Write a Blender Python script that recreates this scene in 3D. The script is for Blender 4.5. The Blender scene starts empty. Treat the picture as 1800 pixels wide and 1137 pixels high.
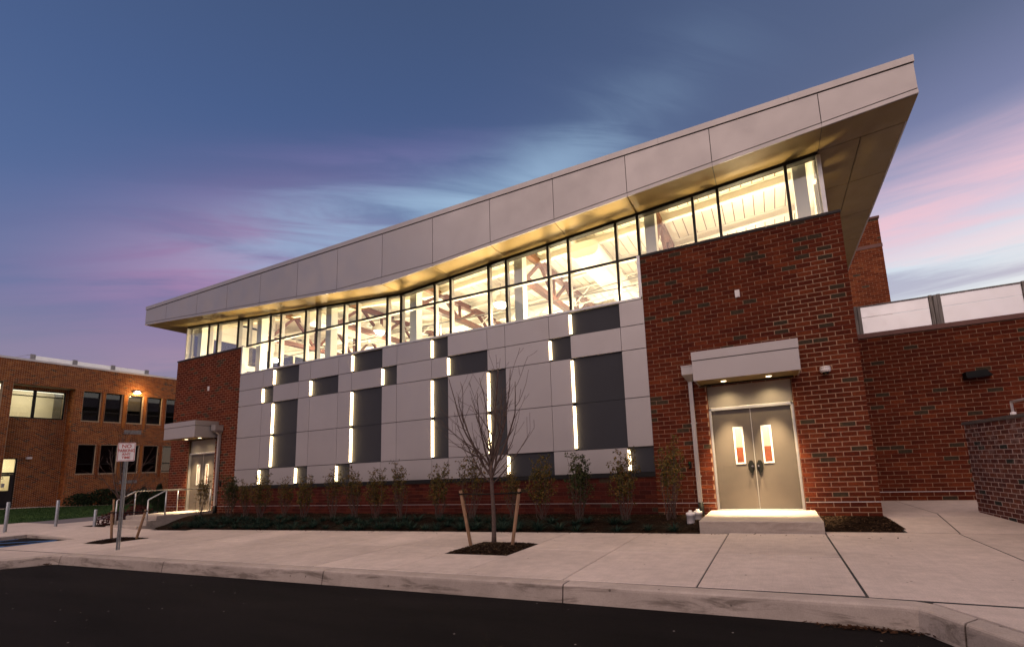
import bpy, bmesh, math, random
from mathutils import Vector, Matrix
from mathutils import noise as mnoise
random.seed(7)
S = bpy.context.scene
COL = S.collection
PI = math.pi

# ------------------------------------------------------------------ camera
cam_d = bpy.data.cameras.new('camera')
cam = bpy.data.objects.new('camera', cam_d)
COL.objects.link(cam)
S.camera = cam
RX = Vector((0.9069899, 0.4189704, -0.0428145))
UP = Vector((0.1012690, -0.1182845, 0.9878023))
FW = Vector((-0.4087956, 0.9002625, 0.1497115))
cam.matrix_world = Matrix(((RX.x, UP.x, -FW.x, 0), (RX.y, UP.y, -FW.y, -11.93), (RX.z, UP.z, -FW.z, 0), (0, 0, 0, 1)))
cam_d.sensor_fit = 'HORIZONTAL'
cam_d.sensor_width = 36.0
cam_d.lens = 817.37 / 1800 * 36
cam_d.shift_x = (900 - 981.28) / 1800
cam_d.shift_y = (695.43 - 568.5) / 1800
cam_d.clip_start = 0.05
cam_d.clip_end = 800

# ------------------------------------------------------------------ world / sky
W = bpy.data.worlds.new('World')
S.world = W
W.use_nodes = True
wt = W.node_tree
wt.nodes.clear()


def N(nt, t, ins=None, **kw):
    n = nt.nodes.new(t)
    for k, v in kw.items():
        setattr(n, k, v)
    for k, v in (ins or {}).items():
        if isinstance(v, bpy.types.NodeSocket):
            nt.links.new(v, n.inputs[k])
        else:
            n.inputs[k].default_value = v
    return n


def ramp(nt, fac, stops, interp='LINEAR'):
    n = nt.nodes.new('ShaderNodeValToRGB')
    n.color_ramp.interpolation = interp
    e = n.color_ramp.elements
    while len(e) < len(stops):
        e.new(0.5)
    for i, (p, c) in enumerate(stops):
        e[i].position = p
        e[i].color = (c[0], c[1], c[2], 1) if isinstance(c, (tuple, list)) else (c, c, c, 1)
    nt.links.new(fac, n.inputs[0])
    return n.outputs[0]


def mixc(nt, fac, a, b, blend='MIX'):
    n = nt.nodes.new('ShaderNodeMix')
    n.data_type = 'RGBA'
    n.blend_type = blend
    for idx, v in ((0, fac), (6, a), (7, b)):
        if isinstance(v, bpy.types.NodeSocket):
            nt.links.new(v, n.inputs[idx])
        elif isinstance(v, (tuple, list)):
            n.inputs[idx].default_value = (v[0], v[1], v[2], 1)
        else:
            n.inputs[idx].default_value = v
    return n.outputs[2]


def mth(nt, op, a, b=0.0, clamp=False):
    n = nt.nodes.new('ShaderNodeMath')
    n.operation = op
    n.use_clamp = clamp
    for i, v in enumerate((a, b)):
        if isinstance(v, bpy.types.NodeSocket):
            nt.links.new(v, n.inputs[i])
        else:
            n.inputs[i].default_value = v
    return n.outputs[0]


tc = N(wt, 'ShaderNodeTexCoord')
DIR = tc.outputs['Generated']
sep = N(wt, 'ShaderNodeSeparateXYZ', {0: DIR})
z = sep.outputs[2]
GA = math.radians(40)                        # azimuth of the afterglow, to the right behind the building
dp = N(wt, 'ShaderNodeVectorMath', {0: DIR, 1: (math.sin(GA), math.cos(GA), 0)}, operation='DOT_PRODUCT').outputs['Value']
glow = N(wt, 'ShaderNodeMapRange', {0: dp, 1: 0.10, 2: 0.84, 3: 0.0, 4: 1.0}, interpolation_type='SMOOTHSTEP').outputs[0]
left = ramp(wt, z, [(0.0, (.30, .20, .28)), (.19, (.185, .155, .29)), (.28, (.085, .118, .285)), (.42, (.056, .102, .265)), (.58, (.043, .082, .220)), (.74, (.037, .066, .165)), (1.0, (.022, .042, .11))])
right = ramp(wt, z, [(0.0, (.78, .64, .58)), (.20, (.64, .67, .72)), (.31, (.56, .67, .77)), (.37, (.47, .48, .65)), (.43, (.29, .29, .47)), (.50, (.125, .145, .30)), (.60, (.062, .085, .185)), (1.0, (.028, .048, .12))])
base = mixc(wt, glow, left, right)
# clouds: coordinates on a high flat deck give the streaks their perspective
den = mth(wt, 'MAXIMUM', mth(wt, 'ADD', z, .10), .03)
cv = N(wt, 'ShaderNodeCombineXYZ', {0: mth(wt, 'DIVIDE', sep.outputs[0], den), 1: mth(wt, 'DIVIDE', sep.outputs[1], den), 2: 0.0}).outputs[0]


def streak(rot, scale, loc, s_, detail=9.0, rough=.56, dist=.5):
    rv = N(wt, 'ShaderNodeVectorRotate', {'Vector': cv, 'Angle': math.radians(rot)}, rotation_type='Z_AXIS').outputs[0]
    mp = N(wt, 'ShaderNodeMapping', {0: rv, 'Scale': scale, 'Location': loc}).outputs[0]
    return N(wt, 'ShaderNodeTexNoise', {0: mp, 'Scale': s_, 'Detail': detail, 'Roughness': rough, 'Distortion': dist}).outputs[0]


n1 = streak(-38, (.62, 1.5, 1), (3.3, .9, 0), 1.5)
n2 = streak(-36, (.60, 2.6, 1), (-7.1, 4.2, 0), 1.9, dist=.9)
n3 = streak(16, (.55, 1.7, 1), (1.7, -3.3, 0), 1.9, rough=.6)
n4 = streak(12, (.45, 2.0, 1), (5.1, 2.2, 0), 1.9, rough=.6)
az = mth(wt, 'MULTIPLY', mth(wt, 'ARCTAN2', sep.outputs[0], sep.outputs[1]), 180 / PI)
zw = mth(wt, 'ADD', z, mth(wt, 'MULTIPLY', mth(wt, 'SUBTRACT', n1, .5), .16))


def bell(u, s_):
    q = mth(wt, 'DIVIDE', u, s_)
    return mth(wt, 'EXPONENT', mth(wt, 'MULTIPLY', mth(wt, 'MULTIPLY', q, q), -1.0))


def lobe(a0, z0, sa, sz, slope):
    da = mth(wt, 'SUBTRACT', az, a0)
    w_ = mth(wt, 'SUBTRACT', mth(wt, 'SUBTRACT', zw, z0), mth(wt, 'MULTIPLY', da, slope))
    return mth(wt, 'MULTIPLY', bell(da, sa), bell(w_, sz))


def layer(prev, mask, noise_, lo, hi, k, col):
    m_ = mth(wt, 'MULTIPLY', mth(wt, 'MULTIPLY', mask, ramp(wt, noise_, [(lo, .25), (hi, 1.0)], 'EASE')), k, True)
    return mixc(wt, m_, prev, col)


c3 = base
c3 = layer(c3, lobe(-60, .375, 12.5, .095, .0050), n1, .28, .58, 1.1, (.33, .165, .345))
c3 = layer(c3, lobe(-60, .215, 9, .040, .0), n1, .34, .60, .75, (.36, .21, .33))
c3 = layer(c3, lobe(-48, .53, 16, .05, .0045), n2, .40, .62, .60, (.17, .135, .34))
c3 = layer(c3, lobe(-35, .505, 22, .060, .0042), n2, .36, .62, .95, (.30, .44, .62))
c3 = layer(c3, lobe(-52, .43, 9, .05, .0040), n2, .36, .60, .80, (.29, .40, .60))
rt = N(wt, 'ShaderNodeMapRange', {0: dp, 1: .45, 2: .85, 3: 0.0, 4: 1.0}, interpolation_type='SMOOTHSTEP').outputs[0]
zb_ = mth(wt, 'ADD', z, mth(wt, 'MULTIPLY', mth(wt, 'SUBTRACT', n3, .5), .12))
c3 = layer(c3, mth(wt, 'MULTIPLY', rt, bell(mth(wt, 'SUBTRACT', zb_, .385), .055)), n4, .42, .62, .85, (.80, .47, .55))
c3 = layer(c3, mth(wt, 'MULTIPLY', rt, bell(mth(wt, 'SUBTRACT', zb_, .315), .018)), n3, .42, .60, .55, (.80, .56, .62))
c3 = layer(c3, mth(wt, 'MULTIPLY', rt, bell(mth(wt, 'SUBTRACT', zb_, .275), .020)), n4, .38, .58, .95, (.34, .35, .49))
c3 = layer(c3, mth(wt, 'MULTIPLY', rt, bell(mth(wt, 'SUBTRACT', zb_, .225), .02)), n3, .42, .60, .5, (.46, .46, .58))
below = mth(wt, 'LESS_THAN', z, -0.02)
c4 = mixc(wt, below, c3, (.12, .10, .10))
bg = N(wt, 'ShaderNodeBackground', {0: c4, 1: 1.0})
nish = N(wt, 'ShaderNodeTexSky', sky_type='NISHITA', sun_disc=False, sun_elevation=math.radians(2.0), sun_rotation=GA, altitude=0)
bg2 = N(wt, 'ShaderNodeBackground', {0: nish.outputs[0], 1: 0.06})
addw = N(wt, 'ShaderNodeAddShader', {0: bg.outputs[0], 1: bg2.outputs[0]})
wo = N(wt, 'ShaderNodeOutputWorld', {0: addw.outputs[0]})

# the broad twilight glow of the open sky behind the camera
sun_d = bpy.data.lights.new('sun', 'SUN')
sun_d.energy = 2.2
sun_d.angle = math.radians(80)
sun_d.color = (1.0, .75, .61)
sun = bpy.data.objects.new('sun', sun_d)
COL.objects.link(sun)
sd = Vector((.02, -.62, .80)).normalized()          # direction towards the glow
sun.rotation_euler = sd.to_track_quat('Z', 'Y').to_euler()
S.view_settings.view_transform = 'Standard'
S.view_settings.look = 'None'
S.view_settings.exposure = 0.0
S.view_settings.gamma = 1.0
S.view_settings.use_curve_mapping = False
S.render.engine = 'CYCLES'
cy = S.cycles
cy.max_bounces = 8
cy.diffuse_bounces = 4
cy.glossy_bounces = 3
cy.transmission_bounces = 6
cy.transparent_max_bounces = 12
cy.sample_clamp_indirect = 6.0
cy.caustics_reflective = False
cy.caustics_refractive = False
S.render.filter_size = 1.15
cy.use_denoising = True
try:
    cy.denoiser = 'OPENIMAGEDENOISE'
except Exception:
    pass

# ------------------------------------------------------------------ materials
MATS = {}


def new_mat(name):
    m = bpy.data.materials.new(name)
    m.use_nodes = True
    nt = m.node_tree
    nt.nodes.clear()
    out = nt.nodes.new('ShaderNodeOutputMaterial')
    MATS[name] = m
    return m, nt, out


def pbsdf(nt, out, color, rough=.6, metal=0.0, bump=None, bumpd=.02, spec=.5, trans=None):
    p = nt.nodes.new('ShaderNodeBsdfPrincipled')
    for k, v in (('Base Color', color), ('Roughness', rough), ('Metallic', metal), ('Specular IOR Level', spec)):
        if isinstance(v, bpy.types.NodeSocket):
            nt.links.new(v, p.inputs[k])
        else:
            p.inputs[k].default_value = (v[0], v[1], v[2], 1) if isinstance(v, (tuple, list)) else v
    if bump is not None:
        b = N(nt, 'ShaderNodeBump', {'Height': bump, 'Distance': bumpd, 'Strength': 1.0})
        nt.links.new(b.outputs[0], p.inputs['Normal'])
    nt.links.new(p.outputs[0], out.inputs[0])
    return p


def objco(nt):
    return N(nt, 'ShaderNodeNewGeometry').outputs['Position']


def noi(nt, v, scale, detail=4.0, rough=.55, dist=0.0):
    return N(nt, 'ShaderNodeTexNoise', {'Vector': v, 'Scale': scale, 'Detail': detail, 'Roughness': rough, 'Distortion': dist}).outputs[0]


def sc(nt, v, s):
    return N(nt, 'ShaderNodeMapping', {0: v, 'Scale': s}).outputs[0]


def mul(nt, col, fac):
    """multiply a colour by a grey socket"""
    return mixc(nt, 1.0, col, fac, 'MULTIPLY')


def plain(name, color, rough=.6, metal=0.0, var=.12, nscale=6.0, fine=None, bumpd=0.0, spec=.5):
    m, nt, out = new_mat(name)
    P = objco(nt)
    v = ramp(nt, noi(nt, P, nscale), [(.3, 1 - var), (.7, 1 + var)])
    c = mul(nt, color, v)
    c = mul(nt, c, ramp(nt, N(nt, 'ShaderNodeObjectInfo').outputs['Random'], [(0, .965), (1, 1.035)]))
    bump = None
    if fine:
        f = noi(nt, P, fine, 2.0)
        c = mul(nt, c, ramp(nt, f, [(.3, .86), (.7, 1.14)]))
        bump = f
    r = N(nt, 'ShaderNodeMapRange', {0: noi(nt, P, nscale * 2.3), 1: .3, 2: .7, 3: max(.02, rough - .07), 4: min(1, rough + .07)}).outputs[0]
    pbsdf(nt, out, c, r, metal, bump if bumpd else None, bumpd, spec)
    return m


def brick_mat(name, stops, wear=0.0):
    m, nt, out = new_mat(name)
    g = N(nt, 'ShaderNodeNewGeometry')
    oi = N(nt, 'ShaderNodeObjectInfo')
    P = g.outputs['Position']
    rnd = mth(nt, 'FRACT', mth(nt, 'ADD', mth(nt, 'MULTIPLY', oi.outputs['Random'], 7.13), mth(nt, 'MULTIPLY', g.outputs['Random Per Island'], 5.77)))
    c = ramp(nt, rnd, stops, 'CONSTANT')
    blot = noi(nt, P, 23.0, 5.0, .65)
    c = mul(nt, c, ramp(nt, blot, [(.28, .66), (.72, 1.32)]))
    c = mul(nt, c, ramp(nt, noi(nt, P, 1.3, 3.0), [(.3, .85), (.7, 1.13)]))
    if wear:
        w = ramp(nt, noi(nt, sc(nt, P, (1, 2.2, 3.0)), 2.6, 7.0, .7), [(.50, 0.0), (.68, 1.0)])
        zz = N(nt, 'ShaderNodeSeparateXYZ', {0: P}).outputs[2]
        up = N(nt, 'ShaderNodeMapRange', {0: zz, 1: -.8, 2: .5, 3: .25, 4: 1.0}).outputs[0]
        c = mixc(nt, mth(nt, 'MULTIPLY', mth(nt, 'MULTIPLY', w, up), wear), c, (.36, .27, .25))
    grit = noi(nt, P, 190.0, 3.0, .7)
    pbsdf(nt, out, c, .9, 0.0, grit, .004, .08)
    return m


R1, R2, R3, R4, R5 = (.098, .0195, .0085), (.118, .0245, .0105), (.080, .0150, .0075), (.142, .032, .0125), (.050, .034, .021)
brick_mat('brick_red', [(0, R1), (.26, R2), (.50, R3), (.68, R4), (.78, R1), (.93, R5)])
brick_mat('brick_maroon', [(0, (.070, .015, .011)), (.3, (.086, .019, .0125)), (.6, (.056, .013, .010)), (.85, (.10, .024, .014)), (.97, R5)])
brick_mat('brick_old', [(0, (.105, .034, .026)), (.3, (.13, .042, .03)), (.55, (.085, .028, .024)), (.8, (.15, .05, .033)), (.94, (.03, .035, .03))], .75)
brick_mat('brick_tower', [(0, (.17, .042, .016)), (.3, (.21, .055, .021)), (.55, (.14, .034, .014)), (.8, (.24, .072, .027)), (.95, (.08, .055, .035))])
brick_mat('brick_orange', [(0, (.27, .085, .028)), (.3, (.33, .112, .034)), (.55, (.21, .064, .024)), (.8, (.37, .14, .042)), (.94, (.10, .066, .045))])
plain('mortar', (.39, .25, .165), .95, 0, .14, 9, 120, .003, .05)
plain('mortar_pale', (.46, .36, .32), .9, 0, .2, 5, 90, .004)
plain('mortar_base', (.20, .10, .075), .95, 0, .14, 9, 120, 0, .05)
plain('mortar_red', (.13, .045, .03), .9, 0, .14, 9, 120)
plain('mortar_tan', (.46, .34, .22), .9, 0, .14, 9, 120)
plain('panel_light', (.41, .37, .355), .42, .45, .035, .8, 260, .0006)
plain('panel_dark', (.030, .030, .036), .5, .0, .05, .8, 260, .0006, .25)
plain('fascia_metal', (.40, .36, .345), .42, .45, .035, .7, 260, .0006)
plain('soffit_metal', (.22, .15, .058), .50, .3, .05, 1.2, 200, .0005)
plain('joint_dark', (.025, .024, .025), .8)
plain('frame_black', (.014, .013, .013), .5, .0, .1, 6, None, 0, .2)
plain('aluminium', (.52, .50, .49), .4, .6, .06, 4)
plain('white_paint', (.78, .75, .69), .5, 0, .04, 3)
plain('deck_white', (.80, .76, .68), .55, 0, .05, 2)
plain('steel_brown', (.105, .038, .021), .6, 0, .12, 5)
plain('column_grey', (.62, .64, .62), .5, 0, .04, 2)
plain('door_grey', (.090, .072, .060), .5, .1, .06, 2, 220, .0004)
plain('transom_grey', (.25, .22, .19), .5, .2, .05, 2, 220, .0004)
plain('black_plastic', (.006, .006, .006), .6, 0, .1, 6, None, 0, .12)
plain('chrome', (.6, .58, .55), .25, 1.0, .05, 8)
plain('galvanised', (.36, .37, .38), .42, .85, .16, 14, 60)
plain('stainless', (.50, .50, .50), .33, .9, .08, 8)
plain('flashing', (.62, .57, .55), .4, .5, .1, 3)
plain('coping_dark', (.035, .030, .030), .6, .0, .1, 6, None, 0, .2)
plain('coping_brown', (.14, .055, .04), .55, .1, .08, 3)
plain('coping_lead', (.10, .085, .08), .85, 0, .3, 8, 50, .004)
plain('orange_wall', (.42, .10, .025), .7, 0, .3, 7)
plain('plaster', (.74, .69, .58), .8, 0, .04, 1.5)
plain('dark_blind', (.10, .092, .085), .8, 0, .18, 1.2)
plain('sign_white', (.72, .68, .66), .4)
plain('sign_red', (.42, .04, .025), .45)
plain('blue_paint', (.045, .19, .50), .7, 0, .25, 9, 90)
plain('pvc_white', (.72, .66, .64), .4)
plain('lead_grey', (.30, .29, .29), .6, .3, .2, 8)
plain('soil', (.017, .0095, .006), 1.0, 0, .3, 9, 70, .02, .05)
plain('earth', (.05, .045, .04), .95, 0, .2, .5)
plain('bark', (.095, .062, .05), .9, 0, .3, 25, 120, .006)
plain('twig', (.075, .045, .036), .85, 0, .25, 20)
plain('roof_white', (.70, .67, .66), .7, 0, .06, 2)
plain('screen_white', (.97, .95, .92), .42, .7, .03, 2)


def leafmat(name, stops, sheen=.1):
    m, nt, out = new_mat(name)
    g = N(nt, 'ShaderNodeNewGeometry')
    oi = N(nt, 'ShaderNodeObjectInfo')
    r = mth(nt, 'FRACT', mth(nt, 'ADD', g.outputs['Random Per Island'], mth(nt, 'MULTIPLY', oi.outputs['Random'], .35)))
    c = ramp(nt, r, stops)
    p = pbsdf(nt, out, c, .6, 0, None, 0, sheen)
    tr = N(nt, 'ShaderNodeBsdfTranslucent', {0: c})
    mx = N(nt, 'ShaderNodeMixShader', {0: .25, 1: p.outputs[0], 2: tr.outputs[0]})
    nt.links.new(mx.outputs[0], out.inputs[0])


leafmat('leaf_olive', [(0, (.045, .046, .016)), (.45, (.088, .074, .021)), (.75, (.15, .10, .024)), (1, (.19, .09, .025))])
leafmat('leaf_green', [(0, (.030, .045, .018)), (.6, (.055, .065, .025)), (1, (.10, .085, .03))])
leafmat('leaf_dark', [(0, (.012, .028, .022)), (.6, (.022, .045, .034)), (1, (.038, .062, .040))])
leafmat('leaf_burgundy', [(0, (.05, .012, .016)), (.6, (.09, .018, .02)), (1, (.12, .045, .025))])
leafmat('leaf_conifer', [(0, (.012, .022, .012)), (.6, (.022, .036, .017)), (1, (.04, .055, .025))])
leafmat('leaf_brown', [(0, (.030, .014, .008)), (.6, (.065, .028, .014)), (1, (.13, .065, .034))])
leafmat('mulch_chip', [(0, (.012, .006, .004)), (.6, (.030, .016, .009)), (.92, (.06, .033, .018)), (1, (.17, .10, .06))])
leafmat('grass_blade', [(0, (.018, .040, .012)), (.6, (.032, .068, .020)), (1, (.055, .085, .028))])


def wood(name, a, b):
    m, nt, out = new_mat(name)
    P = objco(nt)
    g = noi(nt, sc(nt, P, (40, 40, 2.2)), 1.0, 6.0, .6)
    c = mixc(nt, ramp(nt, g, [(.3, 0.0), (.7, 1.0)]), a, b)
    pbsdf(nt, out, c, .8, 0, g, .004, .3)


wood('stake_wood', (.13, .07, .04), (.30, .175, .10))
wood('post_wood', (.10, .085, .075), (.36, .33, .30))


def concrete(name, col, rough, stain_shade, broom=True, fleck=True, face=False):
    m, nt, out = new_mat(name)
    P = objco(nt)
    oi = N(nt, 'ShaderNodeObjectInfo')
    c = mul(nt, col, ramp(nt, noi(nt, P, .55, 5.0, .6), [(.3, .86), (.7, 1.11)]))
    c = mul(nt, c, ramp(nt, oi.outputs['Random'], [(0, .90), (1, 1.07)]))
    c = mul(nt, c, ramp(nt, noi(nt, P, 5.0, 7.0, .66), [(.3, .88), (.7, 1.1)]))
    c = mul(nt, c, ramp(nt, noi(nt, P, 75.0, 3.0, .7), [(.25, .85), (.75, 1.14)]))
    if stain_shade:
        st = ramp(nt, noi(nt, sc(nt, P, (.8, 2.6, 5.0)), 1.6, 8.0, .68, .6), [(.50, 0.0), (.70, 1.0)])
        if face:
            nz = N(nt, 'ShaderNodeSeparateXYZ', {0: N(nt, 'ShaderNodeNewGeometry').outputs['True Normal']}).outputs[2]
            st = mth(nt, 'MULTIPLY', mth(nt, 'ADD', st, .30), N(nt, 'ShaderNodeMapRange', {0: nz, 1: .25, 2: .85, 3: 1.0, 4: .18}).outputs[0], True)  # stains, plus shade put into the colour of upright faces
        c = mixc(nt, mth(nt, 'MULTIPLY', st, stain_shade), c, (.10, .075, .06))
    if fleck:
        vo = N(nt, 'ShaderNodeTexVoronoi', {'Vector': P, 'Scale': 3.1}, feature='F1')
        fl = ramp(nt, vo.outputs['Distance'], [(.035, 1.0), (.06, 0.0)])
        c = mixc(nt, mth(nt, 'MULTIPLY', fl, .75), c, (.055, .04, .03))
    h = noi(nt, P, 160.0, 3.0, .7)
    if broom:
        br = noi(nt, sc(nt, P, (150, 1.2, 1)), 1.0, 3.0, .6)
        h = mth(nt, 'ADD', mth(nt, 'MULTIPLY', h, .6), br)
        c = mul(nt, c, ramp(nt, br, [(.25, .94), (.75, 1.06)]))
    pbsdf(nt, out, c, rough, 0, h, .003, .3)


concrete('concrete_walk', (.56, .46, .405), .86, .12)
concrete('concrete_curb', (.46, .38, .33), .92, .8, False, True, True)
concrete('concrete_step', (.44, .37, .32), .88, .45, False, True, True)
concrete('path_asphalt', (.15, .13, .14), .9, .05, False, False)


def asphalt():
    m, nt, out = new_mat('asphalt')
    P = objco(nt)
    c = mul(nt, (.0105, .0085, .0080), ramp(nt, noi(nt, sc(nt, P, (.35, 1.6, 1)), .8, 6.0, .65), [(.3, .65), (.7, 1.45)]))
    c = mul(nt, c, ramp(nt, noi(nt, P, 90.0, 3.0, .8), [(.25, .55), (.75, 1.6)]))
    vo = N(nt, 'ShaderNodeTexVoronoi', {'Vector': P, 'Scale': 6.5}, feature='F1')
    wn = N(nt, 'ShaderNodeTexWhiteNoise', {'Vector': vo.outputs['Position']}, noise_dimensions='3D').outputs[0]
    fl = mth(nt, 'MULTIPLY', ramp(nt, vo.outputs['Distance'], [(.05, 1.0), (.08, 0.0)]), mth(nt, 'GREATER_THAN', wn, .80))
    c = mixc(nt, fl, c, (.32, .28, .26))
    pbsdf(nt, out, c, .92, 0, noi(nt, P, 140.0, 3.0, .8), .010, .10)


asphalt()


def lawnmat():
    m, nt, out = new_mat('lawn_green')
    P = objco(nt)
    c = mixc(nt, ramp(nt, noi(nt, P, .6, 5.0), [(.35, 0.0), (.65, 1.0)]), (.020, .046, .014), (.040, .078, .020))
    c = mul(nt, c, ramp(nt, noi(nt, P, 30.0, 4.0, .8), [(.25, .6), (.75, 1.4)]))
    pbsdf(nt, out, c, .95, 0, noi(nt, P, 40.0, 3.0, .8), .03, .1)


lawnmat()


def emit(name, col, s):
    m, nt, out = new_mat(name)
    e = N(nt, 'ShaderNodeEmission', {0: (col[0], col[1], col[2], 1), 1: s})
    nt.links.new(e.outputs[0], out.inputs[0])


emit('led_glow', (1.0, .72, .38), 11.0)
emit('lamp_glow', (1.0, .90, .72), 30.0)
emit('downlight_glow', (1.0, .80, .48), 9.0)
emit('tube_glow', (1.0, .93, .72), 2.0)
emit('green_led', (.15, .8, .2), .5)
emit('exit_red', (1.0, .08, .05), 1.5)


def glassmat(name, tint, boost=1.0):
    m, nt, out = new_mat(name)
    bf = N(nt, 'ShaderNodeNewGeometry').outputs['Backfacing']
    ior = N(nt, 'ShaderNodeMapRange', {0: bf, 1: 0.0, 2: 1.0, 3: 1.5, 4: 1 / 1.5}).outputs[0]
    fr = N(nt, 'ShaderNodeFresnel', {0: ior}).outputs[0]
    fac = mth(nt, 'MULTIPLY', fr, boost, True)
    t = N(nt, 'ShaderNodeBsdfTransparent', {0: (tint[0], tint[1], tint[2], 1)})
    g = N(nt, 'ShaderNodeBsdfGlossy', {0: (1, 1, 1, 1), 1: .015})
    mx = N(nt, 'ShaderNodeMixShader', {0: fac, 1: t.outputs[0], 2: g.outputs[0]})
    nt.links.new(mx.outputs[0], out.inputs[0])


glassmat('glass', (.97, .98, .96), 1.3)
glassmat('glass_dark', (.55, .55, .55), 1.3)

# ------------------------------------------------------------------ mesh helpers


class MB:
    def __init__(s):
        s.v, s.f, s.mi, s.smooth = [], [], [], []

    def face(s, pts, mi=0, smooth=False):
        b = len(s.v)
        s.v += [tuple(p) for p in pts]
        s.f.append(tuple(range(b, b + len(pts))))
        s.mi.append(mi)
        s.smooth.append(smooth)

    def mesh(s, vs, fs, mi=0, smooth=False):
        b = len(s.v)
        s.v += [tuple(p) for p in vs]
        for f in fs:
            s.f.append(tuple(b + i for i in f))
            s.mi.append(mi)
            s.smooth.append(smooth)

    def box(s, x0, x1, y0, y1, z0, z1, mi=0, back=True):
        v = [(x0, y0, z0), (x1, y0, z0), (x1, y1, z0), (x0, y1, z0), (x0, y0, z1), (x1, y0, z1), (x1, y1, z1), (x0, y1, z1)]
        f = [(0, 1, 5, 4), (1, 2, 6, 5), (3, 0, 4, 7), (4, 5, 6, 7), (3, 2, 1, 0)]
        if back:
            f.append((2, 3, 7, 6))
        s.mesh(v, f, mi)

    def hexa(s, bot, top, mi=0):
        n = len(bot)
        v = list(bot) + list(top)
        f = [tuple(reversed(range(n))), tuple(range(n, 2 * n))]
        f += [(i, (i + 1) % n, n + (i + 1) % n, n + i) for i in range(n)]
        s.mesh(v, f, mi)

    def prism_y(s, poly, y0, y1, mi=0):
        """polygon in x,z (counter-clockwise seen from -y) extruded from y0 (front) to y1"""
        n = len(poly)
        v = [(x, y0, zz) for x, zz in poly] + [(x, y1, zz) for x, zz in poly]
        f = [tuple(range(n)), tuple(reversed(range(n, 2 * n)))]
        f += [((i + 1) % n, i, n + i, n + (i + 1) % n) for i in range(n)]
        s.mesh(v, f, mi)

    def tube(s, pts, rad, sides=8, mi=0, cap=True, smooth=True):
        pts = [Vector(p) for p in pts]
        if not isinstance(rad, (list, tuple)):
            rad = [rad] * len(pts)
        b = len(s.v)
        n = len(pts)
        prev = None
        for i, p in enumerate(pts):
            t = (pts[min(i + 1, n - 1)] - pts[max(i - 1, 0)])
            if t.length < 1e-9:
                t = Vector((0, 0, 1))
            t.normalize()
            if prev is None:
                a = Vector((1, 0, 0)) if abs(t.x) < .9 else Vector((0, 1, 0))
                u = t.cross(a).normalized()
            else:
                u = (prev - t * prev.dot(t))
                u = u.normalized() if u.length > 1e-6 else t.orthogonal().normalized()
            prev = u
            w = t.cross(u)
            for k in range(sides):
                a = 2 * PI * k / sides
                s.v.append(tuple(p + (u * math.cos(a) + w * math.sin(a)) * rad[i]))
        for i in range(n - 1):
            for k in range(sides):
                k2 = (k + 1) % sides
                s.f.append((b + i * sides + k, b + i * sides + k2, b + (i + 1) * sides + k2, b + (i + 1) * sides + k))
                s.mi.append(mi)
                s.smooth.append(smooth)
        if cap:
            for i0, rev in ((0, True), (n - 1, False)):
                ids = [b + i0 * sides + k for k in range(sides)]
                s.f.append(tuple(reversed(ids)) if rev else tuple(ids))
                s.mi.append(mi)
                s.smooth.append(False)

    def bar(s, a, b, w, h, mi=0):
        a, b = Vector(a), Vector(b)
        t = (b - a).normalized()
        ref = Vector((0, 0, 1)) if abs(t.z) < .95 else Vector((1, 0, 0))
        u = t.cross(ref).normalized() * (w / 2)
        q = u.cross(t).normalized() * (h / 2)
        s.hexa([a - u - q, a + u - q, a + u + q, a - u + q], [b - u - q, b + u - q, b + u + q, b - u + q], mi)

    def disc(s, c, r, n=16, mi=0, down=True):
        pts = [(c[0] + r * math.cos(2 * PI * k / n), c[1] + r * math.sin(2 * PI * k / n), c[2]) for k in range(n)]
        s.face(list(reversed(pts)) if down else pts, mi)

    def lathe(s, c, prof, n=16, mi=0, smooth=True):
        b = len(s.v)
        for r, zz in prof:
            for k in range(n):
                a = 2 * PI * k / n
                s.v.append((c[0] + r * math.cos(a), c[1] + r * math.sin(a), c[2] + zz))
        for i in range(len(prof) - 1):
            for k in range(n):
                k2 = (k + 1) % n
                s.f.append((b + i * n + k, b + i * n + k2, b + (i + 1) * n + k2, b + (i + 1) * n + k))
                s.mi.append(mi)
                s.smooth.append(smooth)
        s.f.append(tuple(b + (len(prof) - 1) * n + k for k in range(n)))
        s.mi.append(mi)
        s.smooth.append(False)

    def data(s, name, org=(0, 0, 0)):
        me = bpy.data.meshes.new(name)
        o = org
        me.from_pydata([(x - o[0], y - o[1], zz - o[2]) for x, y, zz in s.v], [], s.f)
        me.polygons.foreach_set('material_index', s.mi)
        me.polygons.foreach_set('use_smooth', s.smooth)
        me.update()
        return me


ORG = {}


def tag(o, label=None, cat=None, group=None, kind=None):
    for k, v in (('label', label), ('category', cat), ('group', group), ('kind', kind)):
        if v:
            o[k] = v
    return o


def thing(name, loc, label, cat, group=None):
    o = bpy.data.objects.new(name, None)
    o.empty_display_size = .2
    o.location = loc
    COL.objects.link(o)
    ORG[o.name] = tuple(loc)
    return tag(o, label, cat, group)


def root_of(o):
    while o.parent is not None:
        o = o.parent
    return o


def build(mb, name, mats, parent=None, label=None, kind=None, cat=None, group=None, org=None):
    """one mesh object; vertices are given in world space"""
    if parent is not None:
        org = ORG[root_of(parent).name]
    elif org is None:
        org = (0, 0, 0)
    me = mb.data(name, org)
    for m in (mats if isinstance(mats, (list, tuple)) else [mats]):
        me.materials.append(MATS[m])
    o = bpy.data.objects.new(name, me)
    COL.objects.link(o)
    if parent is not None:
        o.parent = parent
    else:
        o.location = org
        ORG[o.name] = tuple(org)
    return tag(o, label, cat, group, kind)


def copy_tree(o, parent=None):
    c = o.copy()
    COL.objects.link(c)
    c.parent = parent
    for ch in list(o.children):
        copy_tree(ch, c)
    return c


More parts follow.
